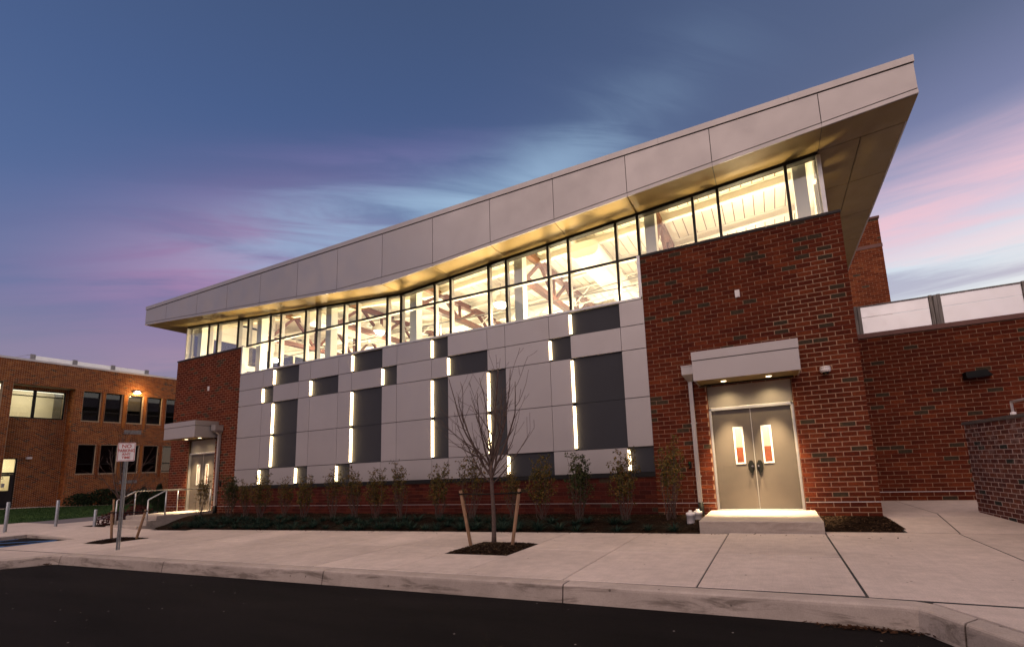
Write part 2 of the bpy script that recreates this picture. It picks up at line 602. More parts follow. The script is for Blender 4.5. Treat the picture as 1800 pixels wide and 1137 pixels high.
CAMP = Vector((0, -11.93, 0))
XC = -11.44                                  # axis of symmetry of the hall


def gz(x):
    return -1.41 + .011 * max(min(x, 0), -23.0)




def text_mesh(body, size, mat, parent, loc, rot, scale=(1, 1, 1), name='lettering', offset=.0022):
    fc = bpy.data.curves.new(name, 'FONT')
    fc.body = body
    fc.size = size
    fc.align_x = 'CENTER'
    fc.offset = offset
    fc.extrude = .0008
    tmp = bpy.data.objects.new('lettering_source', fc)
    COL.objects.link(tmp)
    bpy.context.view_layer.update()
    me = bpy.data.meshes.new_from_object(tmp.evaluated_get(bpy.context.evaluated_depsgraph_get()))
    bpy.data.objects.remove(tmp)
    bpy.data.curves.remove(fc)
    me.materials.clear()
    me.materials.append(MATS[mat])
    fo = bpy.data.objects.new(name, me)
    COL.objects.link(fo)
    fo.parent = parent
    fo.location = loc
    fo.rotation_euler = rot
    fo.scale = scale
    return fo


# ------------------------------------------------------------------ bricks


def courses(u0, u1, z0, z1, L, H, holes=(), off=0.0, zorg=None, j=.012, jz=None):
    """running-bond bricks filling a rectangle, clipped by rectangular holes: [(u0,u1,z0,z1)]"""
    jz = j if jz is None else jz
    out = []
    zorg = z0 if zorg is None else zorg
    k0 = math.floor((z0 - zorg) / H + 1e-6)
    k = k0
    while zorg + k * H < z1 - .01:
        za, zb = max(zorg + k * H, z0), min(zorg + (k + 1) * H, z1)
        k += 1
        if zb - za < .03:
            continue
        u = u0 - L + ((off + (L / 2 if k % 2 else 0)) % L)
        while u < u1:
            a, b = max(u, u0), min(u + L, u1)
            u += L
            segs = [(a, b)]
            for (h0, h1, g0, g1) in holes:
                if zb > g0 + .02 and za < g1 - .02:
                    ns = []
                    for (p, q) in segs:
                        if q <= h0 or p >= h1:
                            ns.append((p, q))
                        else:
                            if p < h0:
                                ns.append((p, h0))
                            if q > h1:
                                ns.append((h1, q))
                    segs = ns
            for p, q in segs:
                if q - p > .05:
                    out.append((p + (j / 2 if p > u0 + 1e-6 else 0), q - (j / 2 if q < u1 - 1e-6 else 0), za + jz / 2, zb - jz / 2))
    return out


BRICKMESH = {}


def brick_mesh(mat, h, d):
    key = (mat, round(h, 4), d)
    if key not in BRICKMESH:
        mb = MB()
        e = .004
        x0, x1, y0, y1 = -.5, .5, 0.0, d
        ex = e * 3
        v = [(x0, y1, 0), (x1, y1, 0), (x1, y1, h), (x0, y1, h), (x0 + ex, y0, e), (x1 - ex, y0, e), (x1 - ex, y0, h - e), (x0 + ex, y0, h - e)]
        f = [(4, 5, 6, 7), (0, 1, 5, 4), (1, 2, 6, 5), (2, 3, 7, 6), (3, 0, 4, 7)]
        mb.mesh(v, f)
        me = mb.data('brick')
        me.materials.append(MATS[mat])
        BRICKMESH[key] = me
    return BRICKMESH[key]


def lay(bricks, o, ux, mat, parent, single, proud=.007, d=.05):
    """bricks in wall coordinates -> objects (the `single` nearest) and one joined part. o: wall origin, ux: unit vector along the wall; outward normal is ux x z turned to the viewer"""
    o = Vector(o)
    ux = Vector(ux).normalized()
    nrm = Vector((ux.y, -ux.x, 0))           # for ux=+x the wall faces -y
    rz = math.atan2(ux.y, ux.x)

    def size(b):
        c = o + ux * ((b[0] + b[1]) / 2) + Vector((0, 0, (b[2] + b[3]) / 2))
        v = c - CAMP
        if v.dot(FW) < .5:
            return 0
        return (b[1] - b[0]) * (b[3] - b[2]) * abs(v.normalized().dot(nrm)) / v.dot(FW) ** 2
    order = sorted(bricks, key=size, reverse=True)
    org = Vector(ORG[root_of(parent).name])
    rnd = random.Random(3)
    for b in order[:single]:
        ob = bpy.data.objects.new('brick', brick_mesh(mat, b[3] - b[2], d + proud))
        c = o + ux * ((b[0] + b[1]) / 2) + nrm * (proud + rnd.uniform(-.0015, .0015))
        ob.location = Vector((c.x, c.y, b[2])) - org
        ob.rotation_euler = (0, 0, rz)
        ob.scale = (b[1] - b[0], 1, 1)
        COL.objects.link(ob)
        ob.parent = parent
    rest = order[single:]
    if rest:
        mb = MB()
        for b in rest:
            p = proud + rnd.uniform(-.0015, .0015)
            A = o + ux * b[0]
            B = o + ux * b[1]
            v = []
            for q, pr in ((A, -d), (B, -d), (B, p), (A, p)):
                v.append(q + nrm * pr)
            vs = [(q.x, q.y, zz) for zz in (b[2], b[3]) for q in v]
            mb.mesh(vs, [(3, 2, 6, 7), (2, 1, 5, 6), (0, 3, 7, 4), (4, 7, 6, 5), (0, 1, 2, 3)])
        build(mb, 'brickwork', mat, parent, kind='stuff')


# ------------------------------------------------------------------ ground, road, pavements
mb = MB()
mb.face([(-350, -350, -2.6), (350, -350, -2.6), (350, 350, -2.6), (-350, 350, -2.6)])
build(mb, 'ground', 'earth', kind='structure')
mb = MB()
xs = [-70, -23, 0, 60]
for a, b in zip(xs, xs[1:]):
    mb.face([(a, -70, gz(a) - .205), (b, -70, gz(b) - .205), (b, -3.6, gz(b) - .205), (a, -3.6, gz(a) - .205)])
build(mb, 'road', 'asphalt', kind='structure')


def slope_z(x, y):
    """pavement level: rises towards the wing on the right"""
    zz = gz(x) + .115 * min(1, max(0, (-20.7 - x) / 2.8))
    if x > .7 and y > -1.72:
        zz += .035 * (y + 1.72) * min(1, (x - .7) / 1.2)
    return zz


mb = MB()
# dark bed under the slabs: what one sees in the joints
for (a, b, y0, y1) in ((-20.7, .70, -6.29, -2.4), (.70, 7.5, -6.31, -1.76)):
    mb.face([(a, y0, gz(a) - .0035), (b, y0, gz(b) - .0035), (b, y1, gz(b) - .0035), (a, y1, gz(a) - .0035)])
mb.face([(x, y, slope_z(x, y) - .0035) for x, y in ((1.95, -1.72), (7.4, -1.72), (7.4, 2.88), (1.95, 2.88))])
walk = build(mb, 'sidewalk', 'joint_dark', kind='structure')


def slab(poly, gap=.006, parent=walk, mat='concrete_walk', thick=.12, lift=0.0):
    cx = sum(p[0] for p in poly) / len(poly)
    cyy = sum(p[1] for p in poly) / len(poly)
    q = []
    for x, y in poly:
        dx, dy = x - cx, y - cyy
        q.append((x - math.copysign(min(gap, abs(dx)), dx), y - math.copysign(min(gap, abs(dy)), dy)))
    m = MB()
    e = .008
    top, mid = [], []
    for x, y in q:
        dx, dy = x - cx, y - cyy
        mid.append((x, y, slope_z(x, y) - e + lift))
        top.append((x - math.copysign(e, dx), y - math.copysign(e, dy), slope_z(x, y) + lift))
    n = len(q)
    bot = [(x, y, zz - thick) for x, y, zz in mid]
    m.mesh(bot + mid + top, [tuple(range(2 * n, 3 * n))] + [(i, (i + 1) % n, n + (i + 1) % n, n + i) for i in range(n)] + [(n + i, n + (i + 1) % n, 2 * n + (i + 1) % n, 2 * n + i) for i in range(n)])
    return build(m, 'slab', mat, parent)


PITR = (-5.63, -4.30, -4.86, -3.64)
PITL = (-18.45, -17.30, -5.08, -3.98)
YB = -2.2
xj = [.70, -.96, -2.63, -4.30, -5.63, -7.30, -8.97, -10.64, -12.31, -13.98, -15.65, -17.30, -18.45, -20.7]
for b, a in zip(xj, xj[1:]):
    g = .011 if b in (.70, -5.63) else .006
    yt = YB if b < .7 else -2.06
    if b <= -18.45:
        yt = -2.45
    if b > -5.7 and abs(b + 4.30) < .01:
        rows = [(-6.232, PITR[2]), (PITR[3], yt)]
    elif abs(b + 17.30) < .01:
        rows = [(-6.232, PITL[2]), (PITL[3], yt)]
    else:
        rows = [(-6.232, -4.23), (-4.23, yt)]
    for y0, y1 in rows:
        slab([(a, y0), (b, y0), (b, y1), (a, y1)], g)
for a, b in ((.70, 2.69), (2.69, 4.68), (4.68, 7.4)):
    slab([(a, -6.258), (b, -6.258), (b, -1.74), (a, -1.74)], .006)
slab([(1.2, -6.30), (7.4, -6.30), (7.4, -14.0), (5.76, -14.0)], .006)
for poly in ([(1.98, -1.72), (2.72, -1.72), (3.0, .6), (1.98, .6)], [(2.72, -1.72), (4.5, -1.72), (4.4, .6), (3.0, .6)],
             [(1.98, .6), (3.0, .6), (2.7, 2.9), (1.98, 2.9)], [(3.0, .6), (7.2, .6), (7.2, 2.9), (2.7, 2.9)]):
    slab(poly, .005)
slab([(.70, -1.84), (2.06, -1.74), (1.98, -1.74), (.72, -1.74)], .0)
# left-hand pavements
for poly in ([(-23.55, -4.42), (-20.7, -4.42), (-20.7, -2.3), (-23.55, -2.3)],
             [(-28.7, -4.42), (-23.55, -4.42), (-23.55, -2.35), (-28.7, -2.2)],
             [(-38.5, -5.0), (-28.7, -4.42), (-28.7, -2.2), (-38.5, -1.6)],
             [(-28.7, -2.2), (-25.2, -2.35), (-25.2, 3.0), (-28.5, 3.0)],
             [(-38.5, -12.0), (-24.2, -12.0), (-24.2, -4.43), (-38.5, -5.0)],
             [(-20.7, -12.0), (-19.2, -12.0), (-18.52, -8.93), (-16.02, -6.36), (-15.62, -6.28), (-20.7, -6.27)]):
    slab(poly, .004)

# kerbs
kerb = None


def curb_run(top_in, top_out, drop, name_parent, r=.035):
    """one kerb stone between two stations; each station: inner, outer top edge"""
    (ix0, iy0), (ix1, iy1) = top_in
    (ox0, oy0), (ox1, oy1) = top_out
    m = MB()
    secs = []
    for (ix, iy), (ox, oy) in (((ix0, iy0), (ox0, oy0)), ((ix1, iy1), (ox1, oy1))):
        zt = gz(ix) + .002
        d = Vector((ox - ix, oy - iy, 0)).normalized()
        pr = [(0, -.35), (0, 0)]
        w = math.hypot(ox - ix, oy - iy)
        pr += [(w - r, 0), (w - r * .45, -r * .16), (w - r * .1, -r * .5), (w + .004, -r * 1.1), (w + .028, -drop), (w + .028, -.35)]
        secs.append([(ix + d.x * t, iy + d.y * t, zt + h) for t, h in pr])
    n = len(secs[0])
    m.mesh(secs[0] + secs[1], [(i, i + 1, n + i + 1, n + i) for i in range(n - 1)] + [tuple(range(n)), tuple(reversed(range(n, 2 * n)))], 0)
    return build(m, 'curb_stone', 'concrete_curb', name_parent)


m = MB()
m.box(-15.6, .9, -6.42, -6.30, -1.9, -1.65)
kerb = build(m, 'curb', 'joint_dark', kind='structure')
stops = [-15.6, -11.27, -6.72, -2.52]
for a, b in zip(stops, stops[1:]):
    curb_run(((a + .010, -6.275), (b - .010, -6.275)), ((a + .010, -6.485), (b - .010, -6.485)), .205, kerb)
# long stone with the bend at the right
m = MB()
st = [((-2.512, -6.275), (-2.512, -6.485)), ((.72, -6.295), (.70, -6.51)), ((1.08, -6.31), (.94, -6.52)), ((1.20, -6.37), (1.04, -6.54)), ((1.27, -6.48), (1.10, -6.62)), ((1.405, -6.73), (1.262, -6.90))]
secs = []
for (ix, iy), (ox, oy) in st:
    d = Vector((ox - ix, oy - iy, 0))
    w = d.length
    d.normalize()
    r = .035
    zt = gz(ix) + .002
    pr = [(0, -.35), (0, 0), (w - r, 0), (w - r * .45, -r * .16), (w - r * .1, -r * .5), (w + .004, -r * 1.1), (w + .028, -.205), (w + .028, -.35)]
    secs.append([(ix + d.x * t, iy + d.y * t, zt + h) for t, h in pr])
n = len(secs[0])
vs = [p for s_ in secs for p in s_]
fs = []
for k in range(len(secs) - 1):
    fs += [(k * n + i, k * n + i + 1, (k + 1) * n + i + 1, (k + 1) * n + i) for i in range(n - 1)]
fs += [tuple(range(n)), tuple(reversed(range((len(secs) - 1) * n, len(secs) * n)))]
m.mesh(vs, fs)
build(m, 'curb_stone', 'concrete_curb', kerb)
curb_run(((1.415, -6.745), (3.2, -9.9)), ((1.272, -6.915), (3.04, -10.0)), .205, kerb)
curb_run(((3.21, -9.915), (5.8, -14.0)), ((3.05, -10.015), (5.62, -14.1)), .205, kerb)
curb_run(((-15.62, -6.275), (-16.0, -6.35)), ((-15.62, -6.485), (-15.88, -6.55)), .19, kerb)
curb_run(((-16.0, -6.35), (-18.5, -8.9)), ((-15.88, -6.55), (-18.3, -9.05)), .19, kerb)
curb_run(((-18.5, -8.91), (-19.2, -12)), ((-18.3, -9.06), (-19.0, -12)), .19, kerb)
# kerb round the striped aisle: dies into the flush walk at its right end
for a, b in ((-20.72, -22.2), (-22.21, -23.7)):
    m = MB()
    za, zb = slope_z(a, -4.5), slope_z(b, -4.5)
    m.hexa([(b, -4.60, -2.0), (a, -4.60, -2.0), (a, -4.425, -2.0), (b, -4.425, -2.0)], [(b, -4.585, zb + .003), (a, -4.585, za + .003), (a, -4.425, za + .003), (b, -4.425, zb + .003)])
    build(m, 'curb_stone', 'concrete_curb', kerb)
for c, d in ((-4.425, -8.0), (-8.01, -12.0)):
    m = MB()
    zb = slope_z(-24, c) + .003
    m.hexa([(-24.19, d, -2.0), (-23.71, d, -2.0), (-23.71, c, -2.0), (-24.19, c, -2.0)], [(-24.19, d, zb), (-23.725, d, zb), (-23.725, c, zb), (-24.19, c, zb)])
    build(m, 'curb_stone', 'concrete_curb', kerb)
m = MB()
m.face([(-23.8, -12, -1.652), (-20.69, -12, gz(-20.7) - .012), (-20.69, -4.5, gz(-20.7) - .012), (-23.8, -4.5, -1.652)])
build(m, 'parking_aisle', 'asphalt', kind='structure')
# painted hatching of the aisle
m = MB()


def stripe(a, b, w):
    a, b = Vector((a[0], a[1], 0)), Vector((b[0], b[1], 0))
    t = (b - a).normalized()
    u = Vector((-t.y, t.x, 0)) * w / 2
    q = [a - u, b - u, b + u, a + u]
    zl = lambda x: -1.652 + (gz(-20.7) - .012 + 1.652) * (x + 23.8) / 3.11 + .004
    m.face([(p.x, p.y, zl(p.x)) for p in q])


stripe((-20.98, -4.75), (-20.98, -11.9), .11)
stripe((-23.5, -4.85), (-23.5, -11.9), .11)
for k in range(6):
    stripe((-23.4, -6.0 - k * 1.1), (-21.08, -4.75 - k * 1.1), .11)
build(m, 'road_markings', 'blue_paint', kind='structure')

# lawn, path and verge towards the old wing
m = MB()
gx = [-32.6, -34.5, -36.5, -38.5, -40.4]
gy = [-14, -6, -3, -1.2, 1, 3, 5, 8, 14]


def lawn_z(x, y):
    t = min(1, max(0, (-32.6 - x) / 7.8))
    zb = -1.07 - .047 * max(0, min(y, 8))
    return -1.555 * (1 - t) + zb * t


for a, b in zip(gx, gx[1:]):
    for c, d in zip(gy, gy[1:]):
        m.face([(b, c, lawn_z(b, c)), (a, c, lawn_z(a, c)), (a, d, lawn_z(a, d)), (b, d, lawn_z(b, d))])
build(m, 'lawn', 'lawn_green', kind='structure')
m = MB()
m.face([(-32.6, -2.0, -1.560), (-28.6, -2.2, -1.560), (-28.4, 14, -1.560), (-32.6, 14, -1.560)])
build(m, 'path', 'path_asphalt', kind='structure')
m = MB()
for c, d in zip(gy, gy[1:]):
    m.face([(-43.2, c, lawn_z(-40.4, c) + .02), (-40.4, c, lawn_z(-40.4, c) + .02), (-40.4, d, lawn_z(-40.4, d) + .02), (-43.2, d, lawn_z(-40.4, d) + .02)])
build(m, 'footpath', 'concrete_walk', kind='structure')
m = MB()
m.face([(-28.45, 2.9, -1.565), (-24.0, 2.9, -1.565), (-24.0, 14, -1.565), (-28.45, 14, -1.565)])
build(m, 'verge', 'lawn_green', kind='structure')


# grass blades of the lawn
m = MB()
rg = random.Random(5)
for _ in range(9000):
    x, y = rg.uniform(-40.3, -32.7), rg.uniform(-4.5, 8)
    zz = lawn_z(x, y)
    a = rg.uniform(0, 2 * PI)
    h, w = rg.uniform(.03, .075), .018
    m.face([(x - w * math.cos(a), y - w * math.sin(a), zz), (x + w * math.cos(a), y + w * math.sin(a), zz), (x + rg.uniform(-.03, .03), y + rg.uniform(-.03, .03), zz + h)])
build(m, 'grass', 'grass_blade', kind='stuff')

# ------------------------------------------------------------------ planting beds


def bed_z(x, y):
    t = min(1, max(0, (y - YB) / 1.5))
    t = t * t * (3 - 2 * t)
    zz = (gz(x) - .01) * (1 - t) + (-1.30) * t
    return zz + .035 * mnoise.noise(Vector((x * 2.1, y * 2.1, 0))) + .02 * mnoise.noise(Vector((x * 7, y * 7, 3)))


def bed_left_x(y):
    """left edge of the long bed runs beside the steps"""
    return -21.36 if y > -2.0 else -21.36 + (-(y + 2.0)) * 3.0


m = MB()
nx, ny = 190, 20
idx = {}
vs = []
for j in range(ny + 1):
    y = -2.205 + 2.225 * j / ny
    xl = max(-21.37, bed_left_x(y))
    for i in range(nx + 1):
        x = xl + (-1.51 - xl) * i / nx
        edge = bed_z(x, y)
        vs.append((x, y, edge))
m.mesh(vs, [(j * (nx + 1) + i, j * (nx + 1) + i + 1, (j + 1) * (nx + 1) + i + 1, (j + 1) * (nx + 1) + i) for j in range(ny) for i in range(nx)], 0, True)
bed = build(m, 'planting_bed', 'soil', kind='structure')


def bed2_z(x, y):
    t = min(1, max(0, (y + 1.8) / 1.5))
    return -1.43 * (1 - t) + (-1.325) * t + .02 * mnoise.noise(Vector((x * 6, y * 6, 9)))


m = MB()
vs = []
for j in range(13):
    t = j / 12
    y = -1.80 + 1.82 * t
    xr = 2.06 - .10 * t
    for i in range(13):
        x = .66 + (xr - .66) * i / 12
        vs.append((x, y, bed2_z(x, y)))
m.mesh(vs, [(j * 13 + i, j * 13 + i + 1, (j + 1) * 13 + i + 1, (j + 1) * 13 + i) for j in range(12) for i in range(12)], 0, True)
build(m, 'corner_bed', 'soil', kind='structure')


def pit(rect, name):
    m = MB()
    vs = []
    for j in range(15):
        for i in range(15):
            x = rect[0] + (rect[1] - rect[0]) * i / 14
            y = rect[2] + (rect[3] - rect[2]) * j / 14
            dx, dy = (i / 14 - .5) * 2, (j / 14 - .5) * 2
            h = .085 * (1 - max(abs(dx), abs(dy)) ** 2)
            vs.append((x, y, gz(x) - .012 + h + .015 * mnoise.noise(Vector((x * 8, y * 8, 1)))))
    m.mesh(vs, [(j * 15 + i, j * 15 + i + 1, (j + 1) * 15 + i + 1, (j + 1) * 15 + i) for j in range(14) for i in range(14)], 0, True)
    build(m, 'tree_pit', 'soil', kind='structure')
    return lambda x, y: gz(x) - .012 + .085 * (1 - max(abs((x - rect[0]) / (rect[1] - rect[0]) * 2 - 1), abs((y - rect[2]) / (rect[3] - rect[2]) * 2 - 1)) ** 2)


pitr = pit(PITR, 'r')
pitl = pit(PITL, 'l')

# wood-chip mulch
m = MB()
rg = random.Random(11)


def chip(x, y, zz, s):
    a, t = rg.uniform(0, 2 * PI), rg.uniform(-.5, .5)
    l, w = s * rg.uniform(.6, 1.5), s * rg.uniform(.25, .5)
    u = Vector((math.cos(a), math.sin(a), t * .6)) * l / 2
    v = Vector((-math.sin(a), math.cos(a), rg.uniform(-.4, .4))) * w / 2
    p = Vector((x, y, zz + .006))
    m.face([p - u - v, p + u - v, p + u + v, p - u + v])


for _ in range(9000):
    y = rg.uniform(-2.2, -.02)
    xl = max(-21.3, bed_left_x(y))
    x = -1.53 + (xl + 1.53) * rg.random() ** 1.25
    chip(x, y, bed_z(x, y), .045)
for _ in range(2600):
    t = rg.random()
    x, y = rg.uniform(.68, 2.04 - .1 * t), -1.79 + 1.8 * t
    chip(x, y, bed2_z(x, y), .042)
for rect, fz, k in ((PITR, pitr, 1500), (PITL, pitl, 700)):
    for _ in range(k):
        x, y = rg.uniform(rect[0] + .02, rect[1] - .02), rg.uniform(rect[2] + .02, rect[3] - .02)
        chip(x, y, fz(x, y), .05)
for _ in range(160):       # stray chips on the pavement
    x = rg.uniform(-15, 2)
    y = YB - abs(rg.gauss(0, .16))
    chip(x, y, gz(x) - .002, .035)
build(m, 'mulch', 'mulch_chip', kind='stuff')
# leaves gathered in the gutter
m = MB()
for _ in range(210):
    x = rg.gauss(.66, .22)
    x = min(1.12, max(-.1, x))
    y = -6.565 - abs(rg.gauss(0, .05)) - max(0, (x - .95)) * .5
    chip(x, y, gz(x) - .203 + rg.uniform(0, .018), .034)
for _ in range(40):
    chip(rg.gauss(-16.0, .12), rg.gauss(-6.62, .04), gz(-16) - .205 + rg.uniform(0, .03), .07)
build(m, 'fallen_leaves', 'leaf_brown', kind='stuff')

# ------------------------------------------------------------------ the new hall
hall = thing('main_building', (XC, 0, -1.6), 'long modern brick and metal hall with butterfly roof and lit clerestory', 'building')
ZT = 5.53                                    # top of the brick ends


def sof(x):
    return 6.305 + .0737 * abs(x - XC)


# --- wall cores
BL, BR_ = -24.82, 1.94
PL, PR = -20.085, -2.79
DR = (-1.375, .525)                          # right door opening
DL = (2 * XC - DR[1], 2 * XC - DR[0])
ZD0, ZD1 = -1.2, 1.80


def brick_end(x0, x1, d0, d1, lab):
    m = MB()
    m.box(x0 + .001, d0, 0, .24, -1.75, ZT)
    m.box(d1, x1 - .001, 0, .24, -1.75, ZT)
    m.box(d0, d1, 0, .24, ZD1, ZT)
    m.box(d0, d1, .0, .24, -1.75, ZD0 - .01)
    return build(m, 'brick_wall', 'mortar', hall, lab)


bwr = brick_end(PR, BR_, DR[0], DR[1], 'tall brick end wall around the nearer double door')
bwl = brick_end(BL, PL, DL[0], DL[1], 'tall brick end wall around the farther double door')
HB = .108
ZO = -1.027 - 7 * HB
FL = (-1.032, -1.012)


def end_bricks(x0, x1, d0, d1, off, j=.012):
    b = courses(x0, x1, -1.70, ZT - .01, .3085, HB, [(d0, d1, ZD0 - .02, ZD1)], off, ZO, j, .012)
    return b


lay(end_bricks(PR, BR_, *DR, .0), (0, 0, 0), (1, 0, 0), 'brick_red', bwr, 300)
lay(end_bricks(BL, PL, *DL, .105, .024), (0, 0, 0), (1, 0, 0), 'brick_red', bwl, 0)
# right return of the far brick end, beside the windows
m = MB()
m.box(PL, PL + .004, .0, .24, 4.3, ZT)
m2 = MB()
for k in range(12):
    zz = 4.26 + k * HB
    m2.box(PL + .002, PL + .012, (.0 if k % 2 else .0), (.10 if k % 2 else .19), zz, zz + HB - .012)
    if k % 2:
        m2.box(PL + .002, PL + .012, .112, .19, zz, zz + HB - .012)
build(m2, 'brickwork', 'brick_red', bwl, kind='stuff')
# soft joints and flashing lines
for x0, x1, d0, d1 in ((PR, BR_, *DR), (BL, PL, *DL)):
    for zz in (-1.027 + 9 * HB - .012 + .0, -1.027 + 36 * HB - .0):
        for a, b in (((x0, d0), (d1, x1)) if zz < ZD1 else ((x0, x1),)):
            m = MB()
            m.box(a, b, -.0045, .002, zz - .007, zz + .007)
            build(m, 'movement_joint', 'mortar_red', hall)
m = MB()
for x0, x1, d0, d1 in ((PR, BR_, *DR), (BL, PL, *DL)):
    for a, b in ((x0, d0), (d1, x1)):
        m.box(a, b, -.012, .004, -1.033, -1.017)
m.box(PL + .01, PR - .01, .044, .05, -1.030, -1.020)
build(m, 'flashing', 'flashing', hall)
# base course under the panels
m = MB()
m.box(PL, PR, .055, .24, -1.75, -.36)
bwb = build(m, 'brick_wall', 'mortar_base', hall, 'low dark red brick base under the metal panels')
lay(courses(PL, PR, -1.70, -.36, .3085, HB, (), .17, ZO, .008), (0, .055, 0), (1, 0, 0), 'brick_maroon', bwb, 0)
# side and rear walls, floor
m = MB()
m.box(BL, BL + .22, .24, 15.6, -1.75, ZT)
m.box(BR_ - .22, BR_, .24, 15.6, -1.75, ZT)
m.box(BL, BR_, 15.6, 15.9, -1.75, 8.0)
build(m, 'outer_wall', 'brick_red', hall)
m = MB()
m.box(BL + .22, BR_ - .22, .25, 15.58, -1.5, -1.22)
m.box(BL + .225, BR_ - .225, 15.5, 15.58, -1.2, 8.0)
build(m, 'interior_lining', 'plaster', hall)
# backing wall behind the panels
m = MB()
m.box(PL, PR, .085, .24, -.355, 4.33)
build(m, 'backing_wall', 'joint_dark', hall)
m = MB()
m.box(PL, PR, .0, .05, -.355, -.25)
build(m, 'base_strip', 'frame_black', hall)  # black strip between the panels and the brick base
# brick copings
for x0, x1 in ((PR, BR_ + .02), (BL - .02, PL)):
    m = MB()
    x = x0
    L = (x1 - x0) / 3
    for k in range(3):
        m.box(x + .002, x + L - .002, -.03, .26, ZT + .002, ZT + .062)
        x += L
    build(m, 'coping', 'coping_dark', hall)

# --- metal rainscreen panels
XCOL = [PL, -18.56, -17.90, -16.42, -15.76, -14.26, -13.585, -12.12, -11.45, -9.95, -9.29, -7.775, -7.13, -5.63, -4.96, -3.47, PR]
ZROW = [4.36, 3.672, 3.005, 1.703, .413, -.245]
DARK = {0: [2, 6, 9, 14], 1: [1, 4, 7, 10, 13], 2: [2, 6, 9, 11, 14], 3: [2, 6, 9, 11, 14], 4: [1, 3, 5, 12, 15]}
for r in range(5):
    for c in range(16):
        x0, x1, z1, z0 = XCOL[c], XCOL[c + 1], ZROW[r], ZROW[r + 1]
        dark = c in DARK[r]
        g = .012
        m = MB()
        if dark:
            m.box(x0 + .004, x1 - .004, .060, .080, z0 + .005, z1 - .005)
            p = build(m, 'facade_panel', 'panel_dark', hall, 'dark recessed metal panel')
            # LED tube in the left-hand reveal
            t = MB()
            t.box(x0 - .010, x0 + .044, -.014, .05, z0 + .055, z1 - .065)
            b = build(t, 'light_strip', 'led_glow', p)
            t = MB()
            t.box(x0 - .010, x0 + .050, .014, .058, z1 - .062, z1 - .012)
            t.box(x0 - .010, x0 + .050, .014, .058, z0 + .012, z0 + .052)
            build(t, 'end_cap', 'frame_black', p)
        else:
            y0 = 0.0
            x0a = x0 + g / 2 + (0 if c else .004)
            x1a = x1 - g / 2
            if c + 1 in DARK[r]:
                x1a -= .012
            m.box(x0a, x1a, y0, .082, z0 + g * .8, z1 - g * .8)
            build(m, 'facade_panel', 'panel_light', hall)

# --- clerestory glazing
XM = [-24.56, -22.89, -22.22, -20.73, -20.04, -18.55, -17.90, -16.40, -15.75, -14.26, -13.59, -12.10, -11.455, -9.96, -9.30, -7.79, -7.13, -5.65, -4.97, -3.48, -2.835, -1.31, -.67, .96, 1.645]
YW = .19
ZTR = 5.655


def sill_z(xa, xb):
    return 4.425 if xa >= -20.05 and xb <= -2.8 else ZT + .075


m = MB()
for a, b in ((XM[0], XC), (XC, XM[-1])):
    m.hexa([(a, YW - .03, sof(a) - .085), (b, YW - .03, sof(b) - .085), (b, YW + .17, sof(b) - .085), (a, YW + .17, sof(a) - .085)],
           [(a, YW - .03, sof(a) - .004), (b, YW - .03, sof(b) - .004), (b, YW + .17, sof(b) - .004), (a, YW + .17, sof(a) - .004)])
cw = build(m, 'curtain_wall', 'frame_black', hall)
m = MB()
m.box(-20.04, -2.835, -.015, YW + .12, 4.366, 4.420)
m.box(XM[0], -20.06, YW - .06, YW + .12, ZT + .064, ZT + .078)
m.box(-2.80, XM[-1] + .05, YW - .06, YW + .12, ZT + .064, ZT + .078)
build(m, 'sill', 'aluminium', cw)
for i, x in enumerate(XM):
    if i == 0 or i == len(XM) - 1:
        continue
    xl, xr = XM[max(i - 1, 0)], XM[min(i + 1, len(XM) - 1)]
    z0 = 4.425 if -20.1 < x < -2.8 else ZT + .08
    m = MB()
    if i in (4, 20):                          # metal jamb where the glazing drops beside the brick
        m.box(x - .035, x + .035, YW - .03, YW + .02, ZT + .08, sof(x) - .09, 0)
        m.box(x - .05, x + .035, -.012, YW + .03, 4.42, ZT + .06, 1)
        m.box(x - .03, x + .03, YW + .021, YW + .16, ZT + .08, sof(x) - .09, 1)
    else:
        m.box(x - .034, x + .034, YW - .03, YW + .02, z0, sof(x) - .09, 0)
        m.box(x - .03, x + .03, YW + .021, YW + .16, z0, sof(x) - .09, 1)
    build(m, 'mullion', ['frame_black', 'aluminium'], cw)
for x, s in ((XM[0], -1), (XM[-1], 1)):
    m = MB()
    m.box(x - .03 + s * .03, x + .03 + s * .06, YW - .035, YW + .16, ZT + .075, sof(x) - .09)
    build(m, 'corner_post', 'aluminium', cw)
for a, b in zip(XM, XM[1:]):
    z0 = sill_z(a, b)
    levels = [z0]
    if z0 < 5:
        m = MB()
        m.box(a + .036, b - .036, YW - .028, YW + .018, ZTR - .03, ZTR + .03, 0)
        m.box(a + .036, b - .036, YW + .019, YW + .15, ZTR - .025, ZTR + .025, 1)
        build(m, 'transom', ['frame_black', 'aluminium'], cw)
        m = MB()
        m.box(a + .03, b - .03, YW, YW + .012, z0, ZTR - .028)
        build(m, 'pane', 'glass', cw)
        z0 = ZTR + .028
    m = MB()
    m.prism_y([(a + .03, z0), (b - .03, z0), (b - .03, sof(b) - .08), (a + .03, sof(a) - .08)], YW, YW + .012)
    build(m, 'pane', 'glass', cw)
